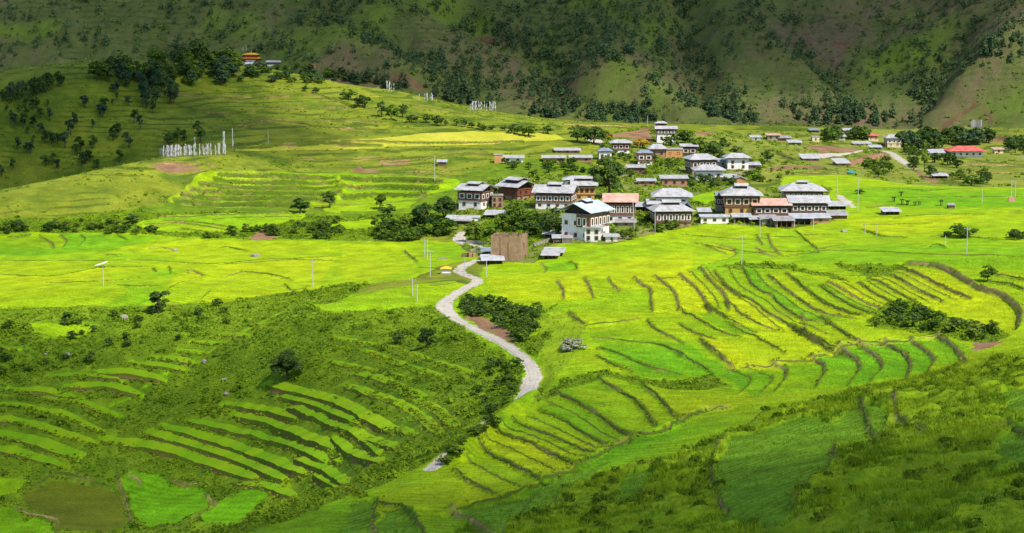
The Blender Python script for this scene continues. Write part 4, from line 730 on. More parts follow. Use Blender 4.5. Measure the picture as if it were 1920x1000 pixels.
def tree_px(name, crop, x0, x1, yt, yb, kind, mat, label, group=None, cat='tree', sink=0.0):
    p = place(crop, [((x0 + x1) / 2, yb)])[0]; s = CROPS[crop][2]; k = p[1] / FPX / s
    return tree(name, p, (yb - yt) * k * 1.08, (x1 - x0) * k * 1.08, kind, mat, label, group, None, cat, sink)
T = tree_px
T('broadleaf_tree','V1',1400,1680,345,725,'broad','leaf_dark','tall dark dense tree standing alone behind the pink-roofed house')
T('broadleaf_tree','W8',590,960,170,600,'broad','leaf_dark','largest dark tree left of the white-roofed sheds at the village edge')
T('broadleaf_tree','W8',900,1200,70,400,'broad','leaf_dark','dark tree directly left of the brown and white corner house')
T('broadleaf_tree','W8',880,1260,390,600,'broad','leaf_mid','low spreading green tree under the white-roofed shed')
T('broadleaf_tree','W8',1400,1670,450,735,'broad','leaf_light','bright yellow-green tree beside the bend of the village lane')
T('broadleaf_tree','W8',0,200,20,260,'open','leaf_light','pale loose tree among terraces left of the big dark tree')
T('broadleaf_tree','W8',100,330,170,360,'broad','leaf_dark','small dark tree below the pale loose tree at the terrace edge')
T('broadleaf_tree','V1',1165,1330,75,225,'broad','leaf_dark','left half of the dark grove beside the pale yard')
T('broadleaf_tree','V1',1300,1490,85,240,'broad','leaf_dark','right half of the dark grove beside the pale yard')
T('broadleaf_tree','V2',300,440,140,255,'broad','leaf_mid','green tree in front of the towered white house')
T('broadleaf_tree','V2',430,570,125,245,'broad','leaf_dark','dark round tree right of the towered white house')
T('broadleaf_tree','V2',560,700,165,340,'broad','leaf_mid','tall leafy tree above the flat-roofed timber house')
T('broadleaf_tree','V2',680,830,215,375,'broad','leaf_dark','dark leafy tree left of the white house with four bays')
T('broadleaf_tree','V2',890,1015,262,340,'broad','leaf_dark','low dark tree behind the white house with four bays')
T('broadleaf_tree','V2',1175,1285,285,395,'broad','leaf_dark','dark tree standing alone on the slope right of the upper village')
T('broadleaf_tree','V3',700,900,290,480,'broad','leaf_mid','pale green tree before the mud-walled house')
T('broadleaf_tree','V3',600,760,450,610,'broad','leaf_light','light green bush-like tree above the ruined walls')
T('broadleaf_tree','V3',760,960,380,620,'broad','leaf_mid','tall green tree in the middle of the village grove')
T('broadleaf_tree','V3',900,1100,400,600,'broad','leaf_mid','spreading tree below the white lower storey')
T('broadleaf_tree','V3',1040,1290,440,680,'broad','leaf_dark','dark tree against the left wall of the big white house')
T('broadleaf_tree','V3',840,1060,520,680,'broad','leaf_dark','dark low tree behind the ruined walls')
T('broadleaf_tree','V3',470,640,560,680,'broad','leaf_mid','round green tree left of the ruined walls')
T('broadleaf_tree','V3',1190,1300,380,520,'broad','leaf_mid','small tree squeezed behind the left corner of the big white house')
T('broadleaf_tree','V3',545,640,170,300,'broad','leaf_mid','small tree between the corner house and the mud-walled house')
T('broadleaf_tree','V3',0,170,270,500,'broad','leaf_dark','dark tree on the bank above the white-roofed sheds')
T('broadleaf_tree','E',1605,1705,125,205,'broad','leaf_dark','dark round tree at the foot of the hill terraces')
T('broadleaf_tree','E',1785,1855,85,175,'broad','leaf_dark','narrow dark tree at the end of the hill terraces')
T('broadleaf_tree','E',690,765,212,262,'broad','leaf_dark','low dark tree on the hedge above the yellow plain')
T('broadleaf_tree','E',1480,1540,265,330,'open','leaf_mid','small spindly tree on the red earth mound')
T('broadleaf_tree','E',815,935,622,760,'open','leaf_dark','lone ragged dark tree on the edge of the yellow plain')
T('broadleaf_tree','W6',240,470,280,540,'broad','leaf_dark','stout dark tree left behind the big cluster of prayer flags')
T('broadleaf_tree','W6',440,620,180,420,'broad','leaf_dark','dark tree second from left behind the prayer flags')
T('broadleaf_tree','W6',580,710,210,550,'open','leaf_dark','slim dark tree third from left behind the prayer flags')
T('broadleaf_tree','W6',850,1080,100,480,'open','leaf_dark','bare-stemmed dark tree rising behind the single leaning flag')
T('broadleaf_tree','W5',80,400,200,560,'broad','leaf_dark','great dark tree left of the golden temple roof')
T('broadleaf_tree','P',348,392,74,128,'broad','leaf_dark','second great dark tree farther left of the temple')
T('broadleaf_tree','W2',430,620,120,330,'broad','leaf_dark','dark tree right of the cream three-storey house')
T('broadleaf_tree','W2',480,600,285,680,'open','leaf_light','tall thin pale-stemmed tree in front of the white long roof')
T('broadleaf_tree','W2',610,760,420,560,'broad','leaf_dark','dark round tree under the white long roof')
T('broadleaf_tree','W2',760,960,405,590,'broad','leaf_dark','broad dark tree left of the red long roof')
T('broadleaf_tree','W2',900,1080,520,630,'broad','leaf_dark','low dark tree at the edge of the far meadow')
T('broadleaf_tree','W2',540,700,580,760,'broad','leaf_dark','dark tree above the small grey shed by the red cutting')
T('broadleaf_tree','W2',320,460,540,660,'broad','leaf_mid','round tree left of the tall pale-stemmed tree')
T('broadleaf_tree','W2',1040,1330,730,880,'broad','leaf_mid','wide bush-like tree at the back edge of the right fields')
T('broadleaf_tree','W2',950,1120,690,790,'broad','leaf_mid','small tree left of the wide one at the back field edge')
T('yellow_tree','V1',1500,1580,145,195,'broad','leaf_yellow','small yellow-flowering tree beside the pale yard')
T('yellow_tree','V1',1735,1880,195,275,'broad','leaf_yellow','yellow-flowering tree beside the towered white house')
T('broadleaf_tree','W4',800,920,335,450,'broad','leaf_mid','small upright tree topping the thicket in the right fields')
T('broadleaf_tree','W4',1490,1610,60,200,'broad','leaf_light','faint slender tree by the bare earth bank in the right fields')
T('broadleaf_tree','A',1155,1290,215,345,'broad','leaf_dark','big dark bush-like tree alone on the terraced spur')
T('broadleaf_tree','B',205,270,135,195,'broad','leaf_dark','smaller dark tree on the slope left of the road')
T('broadleaf_tree','B',320,400,130,215,'broad','leaf_dark','larger dark tree on the slope left of the road')
T('broadleaf_tree','W3',230,330,85,125,'broad','leaf_dark','low dark bush-like tree near the pole above the pale track')
HR = [(255,345,150,215),(343,430,188,262),(468,530,232,318),(515,592,246,335),(598,648,243,322),(640,712,305,352),(728,800,302,352),(798,862,310,372),(870,896,340,372),(928,966,333,372),(975,1020,335,378),(1015,1060,350,385),(1065,1100,355,392),(1210,1255,368,400),(1250,1330,362,420),(1320,1440,355,435),(1460,1530,375,420),(80,125,140,178),(20,60,130,165),(1085,1130,365,400),(1140,1180,365,398)]
for i, (a, b_, c_, d_) in enumerate(HR):
    T('hedgerow_tree', 'V8', a, b_, c_, d_, 'broad', 'leaf_dark' if i % 3 else 'leaf_mid', 'dark bushy tree in the hedgerow line crossing the sunlit hill pasture', 'trees in the hedgerow across the hill')
# banana plants
M['banana'] = foliage_mat('banana', (.04, .09, .02), (.14, .22, .04), .35)
def banana(p, h, label, group):
    g = np.random.default_rng(int(abs(p[0]) * 10)); o = empty('banana_plant', p, tree_rng.uniform(0, 6)); tag(o, label, 'plant', group)
    t = MB()
    for k in range(3): t.tube((.3 * math.cos(k * 2.1), .3 * math.sin(k * 2.1), -.3), (.35 * math.cos(k * 2.1), .35 * math.sin(k * 2.1), h * .6), .14, .09, 7)
    t.build('stem', M['bark'], o); vs = []
    for k in range(20):
        a = k * 2.4; b0 = np.array([.35 * math.cos(k % 3 * 2.1), .35 * math.sin(k % 3 * 2.1), h * .55]); d = np.array([math.cos(a), math.sin(a), 0]); L = h * g.uniform(.35, .55); up = g.uniform(.3, .9)
        q = [b0, b0 + d * L * .45 + [0, 0, L * up * .7], b0 + d * L + [0, 0, L * up * .35]]; sd = np.array([-d[1], d[0], 0]) * .28
        vs += [[q[0] - sd * .4, q[0] + sd * .4, q[1] + sd, q[1] - sd], [q[1] - sd, q[1] + sd, q[2] + sd * .2, q[2] - sd * .2]]
    v = np.array(vs); link('foliage', quads_to_mesh('foliage', v, g.uniform(0, 1, len(v) * 4), M['banana']), o)
for x, yb, hh, lab in [(618,205,62,'leftmost banana plant in the row on the right fields'),(700,232,70,'banana plant at the middle of the row, with drooping leaves'),(690,150,60,'tallest-standing banana plant set behind the row'),(755,240,60,'banana plant right of the row centre'),(830,245,50,'short dark banana plant near the row end'),(872,240,48,'small banana plant ending the row'),(1090,245,68,'bright green banana clump standing apart left of the tiny hut')]:
    p = place('W3', [(x, yb)])[0]; banana(p, hh / 5.333 / FPX * p[1], lab, 'banana plants on the right fields')
# ---- trees scattered on the slopes
def in_poly(crop, pts, n, g):
    """n ground points under a photo polygon"""
    p = np.array(px(crop, pts)); lo, hi = p.min(0), p.max(0); o = []
    while len(o) < n:
        q = g.uniform(lo, hi); r = False
        for i in range(len(p)):
            (x1, y1), (x2, y2) = p[i], p[(i + 1) % len(p)]
            if (y1 > q[1]) != (y2 > q[1]) and q[0] < (x2 - x1) * (q[1] - y1) / (y2 - y1) + x1: r = not r
        if r: o.append(q)
    return hit(o, ground)
g = np.random.default_rng(31)
def grove(name, crop, pts, n, h0, h1, asp, kind, mats, label, group, cat='tree'):
    for p in in_poly(crop, pts, n, g):
        h = g.uniform(h0, h1); tree(name, p, h, h * asp * g.uniform(.8, 1.2), kind, mats[g.integers(len(mats))], label, group, None, cat)
grove('temple_grove_tree', 'P', [(170,145),(260,125),(350,110),(440,120),(450,150),(420,160),(300,165),(200,165)], 95, 4, 9.5, .85, 'broad', ['leaf_dark', 'leaf_dark', 'leaf_pine', 'leaf_mid'], 'dark tree in the dense grove along the crest below the temple', 'grove below the temple')
grove('crest_shrub', 'P', [(450,128),(560,128),(640,135),(700,150),(640,158),(560,156),(450,156)], 60, 2.2, 4.2, 1.2, 'broad', ['leaf_dark', 'leaf_mid', 'leaf_pine'], 'low bush on the crest in front of the temple', 'bushes in front of the temple', 'shrub')
grove('slope_tree', 'H', [(0,560),(250,500),(500,480),(900,520),(1000,560),(820,640),(800,720),(700,840),(700,880),(500,980),(150,1000),(0,1000)], 70, 3, 6.8, .6, 'open', ['leaf_dark', 'leaf_pine'], 'dark slender tree scattered on the shaded left hillside', 'trees on the shaded left hillside')
grove('slope_tree', 'H', [(780,490),(960,480),(1000,540),(930,600),(760,600)], 14, 7, 11, .5, 'open', ['leaf_dark', 'leaf_pine'], 'tall dark tree on the shoulder of the left hill below the grove', 'trees on the shoulder of the left hill')
grove('crest_tree', 'H', [(0,560),(150,520),(350,470),(380,480),(200,530),(0,590)], 16, 4, 9, .6, 'broad', ['leaf_dark', 'leaf_pine'], 'dark tree breaking the skyline of the left hill', 'trees on the skyline of the left hill')
grove('valley_tree', 'W2', [(200,340),(450,250),(800,230),(1450,260),(1480,340),(1000,330),(700,380),(300,400)], 62, 5, 9, .85, 'broad', ['leaf_dark', 'leaf_dark', 'leaf_pine'], 'dark tree in the thick belt behind the red long roof', 'tree belt behind the red long roof')
grove('valley_tree', 'W2', [(250,440),(500,450),(620,560),(500,640),(330,600)], 9, 4, 6, .9, 'broad', ['leaf_mid', 'leaf_dark'], 'bushy tree on the slope below the white long roof', 'trees below the white long roof')
grove('valley_tree', 'W2', [(1650,330),(1919,310),(1919,450),(1700,420)], 9, 5, 8, .8, 'broad', ['leaf_dark'], 'dark tree at the far right end of the valley', 'trees at the far right of the valley')
grove('valley_tree', 'W1', [(860,230),(1050,215),(1230,220),(1500,190),(1500,260),(1250,270),(1000,330),(840,330)], 16, 4, 7, .9, 'broad', ['leaf_dark', 'leaf_mid'], 'dark tree among the far houses on the valley floor', 'trees among the far houses')
grove('field_shrub', 'W1', [(1250,720),(1500,620),(1900,560),(1919,800),(1700,830),(1450,800)], 20, 2, 4, 1.1, 'broad', ['leaf_mid', 'leaf_dark', 'leaf_light'], 'leafy shrub on the bank below the long brick wall', 'shrubs below the long brick wall', 'shrub')
grove('field_shrub', 'W2', [(860,800),(1050,850),(1400,860),(1560,800),(1400,700),(1100,700),(950,720)], 12, 2, 3.5, 1.2, 'broad', ['leaf_mid', 'leaf_dark'], 'shrub in the band behind the right fields', 'shrubs behind the right fields', 'shrub')
grove('field_shrub', 'W3', [(1100,520),(1250,470),(1400,520),(1520,560),(1300,570),(1120,560)], 10, 1.5, 3.2, 1.2, 'broad', ['leaf_mid', 'leaf_dark'], 'shrub in the thicket beside the lone right pole', 'shrubs beside the lone right pole', 'shrub')
grove('field_shrub', 'W3', [(1790,560),(1919,540),(1919,590),(1820,590)], 5, 1.5, 3, 1.2, 'broad', ['leaf_dark'], 'dark shrub at the right margin of the fields', 'shrubs at the right margin', 'shrub')
grove('field_shrub', 'W4', [(620,540),(800,470),(900,420),(1100,440),(1180,530),(1350,540),(1480,590),(1640,600),(1650,660),(1400,650),(1300,600),(1150,620),(900,570),(650,560)], 42, 1.2, 3.0, 1.2, 'broad', ['leaf_mid', 'leaf_light', 'leaf_mid', 'leaf_dark'], 'leafy shrub in the thicket crossing the right terraces', 'thicket crossing the right terraces', 'shrub')
grove('village_shrub', 'V1', [(1380,260),(1560,260),(1760,330),(1900,420),(1900,560),(1700,560),(1640,420),(1440,400)], 26, 1.5, 3.2, 1.1, 'broad', ['leaf_mid', 'leaf_dark', 'leaf_light'], 'shrub among the small houses of the upper village', 'shrubs among the small upper houses', 'shrub')
grove('village_shrub', 'V2', [(480,260),(900,240),(860,340),(800,430),(700,440),(680,380),(600,340)], 22, 2, 4.2, 1.0, 'broad', ['leaf_mid', 'leaf_dark'], 'leafy shrub in the copse between the upper village houses', 'copse between the upper houses', 'shrub')
grove('village_shrub', 'V2', [(1070,400),(1400,420),(1420,520),(1300,600),(1060,560),(1000,500)], 20, 1.2, 2.8, 1.1, 'broad', ['leaf_mid', 'leaf_light'], 'shrub on the slope right of the orange barn', 'shrubs right of the orange barn', 'shrub')
grove('village_shrub', 'V3', [(560,640),(700,500),(1000,470),(1290,560),(1280,690),(1000,680),(700,660)], 30, 1.6, 3.4, 1.1, 'broad', ['leaf_mid', 'leaf_light', 'leaf_dark'], 'shrub in the green patch above the ruined walls', 'shrubs above the ruined walls', 'shrub')
grove('village_shrub', 'V4', [(740,800),(880,680),(1050,560),(1300,580),(1500,640),(1490,690),(1350,740),(1150,760),(900,830)], 26, 1.4, 3.2, 1.1, 'broad', ['leaf_mid', 'leaf_light', 'leaf_dark'], 'shrub along the field edge below the brown houses', 'shrubs below the brown houses', 'shrub')
grove('village_shrub', 'V2', [(480,560),(800,560),(1340,560),(1340,620),(900,640),(480,640)], 24, 1.5, 3.4, 1.1, 'broad', ['leaf_dark', 'leaf_mid'], 'shrub in the hedge between the upper and lower village', 'hedge between upper and lower village', 'shrub')
grove('village_shrub', 'V1', [(580,410),(800,430),(1100,420),(1400,400),(1400,520),(1100,540),(850,580),(820,500),(600,480)], 34, 1.5, 3.2, 1.1, 'broad', ['leaf_mid', 'leaf_dark'], 'shrub on the slope below the low brick cottages', 'shrubs below the low brick cottages', 'shrub')
grove('village_shrub', 'V2', [(200,380),(430,400),(430,470),(220,470)], 12, 1.5, 3, 1.1, 'broad', ['leaf_mid', 'leaf_light'], 'shrub left of the big timber house in the upper village', 'shrubs left of the big timber house', 'shrub')
grove('bank_shrub', 'W8', [(0,520),(200,500),(520,520),(700,600),(1000,600),(1200,600),(1230,720),(800,740),(300,760),(0,740)], 44, 1.8, 4, 1.1, 'broad', ['leaf_mid', 'leaf_dark', 'leaf_mid'], 'shrub in the thick belt between plain and village', 'shrub belt between plain and village', 'shrub')
grove('bank_shrub', 'E', [(0,280),(200,270),(450,255),(680,270),(840,310),(820,325),(450,320),(150,310),(0,345)], 40, 1.2, 3, 1.3, 'broad', ['leaf_dark', 'leaf_mid'], 'shrub in the dark hedge at the foot of the left hill', 'hedge at the foot of the left hill', 'shrub')
grove('bank_shrub', 'E', [(1080,350),(1290,300),(1550,300),(1720,270),(1882,250),(1882,350),(1700,350),(1550,340),(1300,345)], 32, 1.3, 3.2, 1.2, 'broad', ['leaf_dark', 'leaf_mid', 'leaf_light'], 'shrub on the bank behind the yellow plain', 'shrubs behind the yellow plain', 'shrub')
grove('bank_shrub', 'F', [(660,480),(760,470),(880,510),(1010,540),(1130,540),(1080,640),(1020,740),(900,640),(760,590),(670,560)], 80, 1.2, 2.6, 1.2, 'broad', ['leaf_mid', 'leaf_dark'], 'shrub on the cut bank above the road bend', 'shrubs on the cut bank above the road', 'shrub')
grove('bank_shrub', 'B', [(420,690),(560,570),(700,480),(690,520),(560,610),(440,720)], 16, .9, 1.7, 1.5, 'broad', ['leaf_mid', 'leaf_light'], 'low bush on the rim hiding the lower lane', 'bushes on the rim beside the lower lane', 'shrub')
grove('bank_shrub', 'B', [(580,330),(700,260),(770,290),(770,400),(640,500),(560,480)], 18, 1.2, 2.4, 1.3, 'broad', ['leaf_mid', 'leaf_dark'], 'shrub on the slope just below the road bend', 'shrubs below the road bend', 'shrub')
grove('bank_shrub', 'A', [(0,60),(500,30),(900,20),(1200,30),(1000,110),(500,250),(200,330),(0,420)], 34, 1.0, 2.2, 1.2, 'broad', ['leaf_dark', 'leaf_mid'], 'small dark shrub on the shaded bank below the plain', 'shrubs on the bank below the plain', 'shrub')
T('dry_shrub','F',1195,1335,655,750,'broad','leaf_dry','pale whitish dry shrub on the grassy mound above the road', None, 'shrub', 1.4)
# ---- the mountainside woods: the 300 nearest pines are things, the rest one mass
wood = []
for crop, pts, n in [('P', [(640,150),(760,110),(900,90),(1010,140),(1120,190),(1230,215),(1250,240),(1050,228),(900,205),(760,185)], 900), ('P', [(0,0),(640,0),(900,40),(880,90),(640,130),(400,90),(0,180)], 640), ('P', [(640,0),(1240,0),(1290,80),(1300,170),(1200,150),(1000,120),(880,40)], 620),
                     ('P', [(1240,0),(1310,0),(1340,120),(1420,236),(1360,230),(1290,160)], 150), ('P', [(1310,0),(1919,0),(1919,110),(1700,190),(1500,215),(1400,180)], 430), ('P', [(1480,200),(1560,185),(1740,205),(1740,240),(1600,238),(1500,235)], 130), ('P', [(1700,60),(1760,80),(1800,60),(1760,180),(1730,220),(1700,180)], 110), ('P', [(1790,0),(1919,0),(1919,90),(1850,110),(1790,70)], 90), ('P', [(0,185),(60,160),(150,130),(300,110),(160,140),(80,170)], 60)]:
    wood.append(in_poly(crop, pts, n, g))
for P, dep, wd in RAVINES:
    Q = resample(np.c_[P, np.zeros(len(P))], 1.6); Q = Q[(Q[:, 1] > 1050)]; Q[:, :2] += g.normal(0, 4, (len(Q), 2)); Q[:, 2] = ground(Q[:, 0], Q[:, 1]); wood.append(Q)
wood = np.concatenate(wood); keep = vnoise(wood[:, 0] / 28, wood[:, 1] / 14, 61) > g.uniform(.1, .75, len(wood)); wood = wood[keep & (wood[:, 1] > 1000)]
wood = wood[np.argsort(wood[:, 1])]
for p in wood[:290]:
    h = 3.0 + 5.8 * g.random() ** 1.3; tree('pine_tree', p, h, h * g.uniform(.45, .7), 'pine', 'leaf_pine', 'blue-green pine in the woods at the foot of the far mountainside', 'pines at the mountain foot', 'lo')
W_ = wood[290:]; h_ = 2.2 + 6.3 * g.random(len(W_)) ** 1.5; tt = g.uniform(.15, .7, len(W_)); wp = []
for zf, rf, k in ((.25, .30, 13), (.5, .24, 11), (.75, .15, 8), (.95, .07, 4)):
    wp.append(clumps(W_ + np.c_[g.normal(0, .2, (len(W_), 2)), h_ * zf], h_ * rf, k, .42, g, .8, tt))
stuff('mountain_woodland', wp, M['leaf_pine'])
# ------------------------------------------------------------------ buildings
def wall_mat(name, a, bcol, stain, sc=.8):
    """plaster or rammed earth: mottled, with streaks and damp stains of its own"""
    m, n, l, b = new_mat(name, .92, .1); tc = n.new('ShaderNodeNewGeometry'); t = noise_node(n, l, sc, 5, tc.outputs['Position'], .65)
    mp = n.new('ShaderNodeMapping'); mp.inputs['Scale'].default_value = (1.6, 1.6, .25); l.new(tc.outputs['Position'], mp.inputs[0]); t2 = noise_node(n, l, 1.3, 3, mp.outputs[0])
    cr = n.new('ShaderNodeValToRGB'); cr.color_ramp.elements[0].position = .3; cr.color_ramp.elements[0].color = (*a, 1); cr.color_ramp.elements[1].position = .62; cr.color_ramp.elements[1].color = (*bcol, 1); l.new(t.outputs['Fac'], cr.inputs[0])
    mx = n.new('ShaderNodeMix'); mx.data_type = 'RGBA'; mx.inputs[7].default_value = (*stain, 1); mr = n.new('ShaderNodeMapRange'); mr.inputs[1].default_value = .55; mr.inputs[2].default_value = .8; mr.inputs[4].default_value = .7; l.new(t2.outputs['Fac'], mr.inputs[0]); l.new(mr.outputs[0], mx.inputs[0])
    l.new(cr.outputs[0], mx.inputs[6]); l.new(mx.outputs[2], b.inputs['Base Color']); return m
def roof_mat(name, a, bcol, patchc):
    m, n, l, b = new_mat(name, .55, .3); tc = n.new('ShaderNodeTexCoord'); w = n.new('ShaderNodeTexWave'); w.inputs['Scale'].default_value = 1.1; w.inputs['Distortion'].default_value = .4; l.new(tc.outputs['Object'], w.inputs[0])
    t = noise_node(n, l, .55, 4, tc.outputs['Object'], .7); cr = n.new('ShaderNodeValToRGB'); e = cr.color_ramp.elements; e[0].position = .32; e[0].color = (*patchc, 1); e[1].position = .62; e[1].color = (*bcol, 1); k = e.new(.46); k.color = (*a, 1); l.new(t.outputs['Fac'], cr.inputs[0])
    l.new(mul_col(n, l, cr.outputs[0], ramp_mul(n, l, w.outputs['Fac'], .9, 1.05).outputs[0]), b.inputs['Base Color']); bp = n.new('ShaderNodeBump'); bp.inputs['Strength'].default_value = .3; l.new(w.outputs['Fac'], bp.inputs['Height']); l.new(bp.outputs[0], b.inputs['Normal']); return m
M['white'] = wall_mat('whitewash', (.66, .63, .58), (.80, .78, .74), (.42, .36, .30)); M['mud'] = wall_mat('rammed_earth', (.24, .15, .09), (.36, .24, .15), (.17, .10, .06)); M['ochre'] = wall_mat('ochre_plaster', (.44, .25, .07), (.58, .35, .11), (.30, .16, .06))
M['brick'] = wall_mat('raw_brick', (.30, .15, .09), (.42, .24, .15), (.20, .11, .07), 2.0); M['cream'] = wall_mat('cream_plaster', (.60, .47, .28), (.72, .60, .40), (.42, .32, .2)); M['orange'] = wall_mat('orange_plaster', (.46, .22, .08), (.58, .31, .13), (.32, .16, .07)); M['grey'] = wall_mat('grey_block', (.34, .31, .27), (.48, .45, .40), (.22, .2, .17))
M['red'] = wall_mat('temple_red', (.22, .035, .02), (.30, .06, .03), (.15, .03, .02)); M['stone'] = wall_mat('field_stone', (.20, .17, .13), (.36, .32, .26), (.12, .1, .08), 2.5)
M['timber'] = wood_mat('dark_timber', (.105, .052, .035), (.23, .125, .082), 1.6); M['timber_red'] = wood_mat('red_timber', (.14, .045, .025), (.24, .085, .045), 1.6); M['timber_grey'] = wood_mat('grey_timber', (.12, .10, .085), (.24, .21, .18), 1.6); M['attic'] = wood_mat('attic_shade', (.02, .016, .014), (.05, .04, .035), 2.0)  # attic tone is near-black: shade of the open attic put into the colour
M['panel'] = wall_mat('white_panel', (.62, .58, .52), (.76, .72, .66), (.5, .42, .34), 1.5); M['pane'] = new_mat('window_dark', .25, .5)[0]; M['pane'].node_tree.nodes['Principled BSDF'].inputs['Base Color'].default_value = (.025, .022, .022, 1)
M['roof_white'] = roof_mat('pale_sheet_metal', (.38, .38, .39), (.49, .48, .48), (.26, .24, .22)); M['roof_grey'] = roof_mat('grey_sheet_metal', (.38, .39, .42), (.50, .52, .55), (.28, .27, .27)); M['roof_blue'] = roof_mat('blue_sheet_metal', (.44, .53, .62), (.58, .66, .73), (.33, .36, .40)); M['roof_pink'] = roof_mat('rusty_pink_sheet_metal', (.56, .32, .24), (.66, .42, .34), (.42, .24, .17)); M['roof_red'] = roof_mat('red_sheet_metal', (.52, .10, .08), (.60, .17, .13), (.38, .08, .07)); M['roof_slate'] = roof_mat('dark_blue_grey_sheet', (.20, .24, .30), (.28, .32, .38), (.14, .15, .17)); M['gold'] = roof_mat('gilded_sheet', (.75, .42, .03), (.85, .52, .05), (.55, .3, .03)); M['roof_shingle'] = roof_mat('weathered_shingle', (.30, .28, .27), (.40, .38, .37), (.18, .16, .15))
def gable(mb, w, d, z, rise, ridge, th=.13, shift=0.0):
    """two roof planes over a w x d rectangle with the eaves at height z"""
    a, c = w / 2, d / 2
    if ridge == 'x':
        for s in (-1, 1): mb.slab([(-a * s, 0, z + rise), (a * s, 0, z + rise), (a * s, -c * -s, z), (-a * s, -c * -s, z)][::-1], th)
    else:
        for s in (-1, 1): mb.slab([(0, c * s, z + rise), (0, -c * s, z + rise), (-a * -s, -c * s, z), (-a * -s, c * s, z)][::-1], th)
    return mb
def fix_up(o):
    """roof planes always face the sky"""
    return o
def hip(mb, w, d, z, rise, frac=.45, th=.13):
    a, c, r = w / 2, d / 2, w / 2 * frac
    mb.slab([(-a, -c, z), (a, -c, z), (r, 0, z + rise), (-r, 0, z + rise)], th); mb.slab([(a, c, z), (-a, c, z), (-r, 0, z + rise), (r, 0, z + rise)], th)
    mb.slab([(a, -c, z), (a, c, z), (r, 0, z + rise)], th); mb.slab([(-a, c, z), (-a, -c, z), (-r, 0, z + rise)], th); return mb
def window(parent, side, u, z, w, h, dx, dy, frame_mat, sill=True):
    """side 0 front, 1 right, 2 left, 3 back; u along the wall; dx, dy half sizes of the wall"""
    t = .07; mb = MB(); pb = MB()
    def pb_box(m, u0, u1, z0, z1, o0, o1):
        if side == 0: m.box(u0, u1, -dy - o1, -dy - o0, z0, z1)
        elif side == 3: m.box(u0, u1, dy + o0, dy + o1, z0, z1)
        elif side == 1: m.box(dx + o0, dx + o1, u0, u1, z0, z1)
        else: m.box(-dx - o1, -dx - o0, u0, u1, z0, z1)
    fw = min(.34, w * .25)
    pb_box(mb, u - w / 2, u - w / 2 + fw, z, z + h, -.05, t); pb_box(mb, u + w / 2 - fw, u + w / 2, z, z + h, -.05, t); pb_box(mb, u - w / 2 + fw, u + w / 2 - fw, z + h - fw * .8, z + h, -.05, t); pb_box(mb, u - w / 2 + fw, u + w / 2 - fw, z, z + fw * .5, -.05, t + .04)
    f = mb.build('window', frame_mat, parent); pb_box(pb, u - w / 2 + fw, u + w / 2 - fw, z + fw * .5, z + h - fw * .8, -.05, .02)
    pb.build('pane', M['pane'], f); return f
def place_building(crop, x, y):
    p = place(crop, [(x, y)])[0]; return p, p[1] / FPX / CROPS[crop][2]
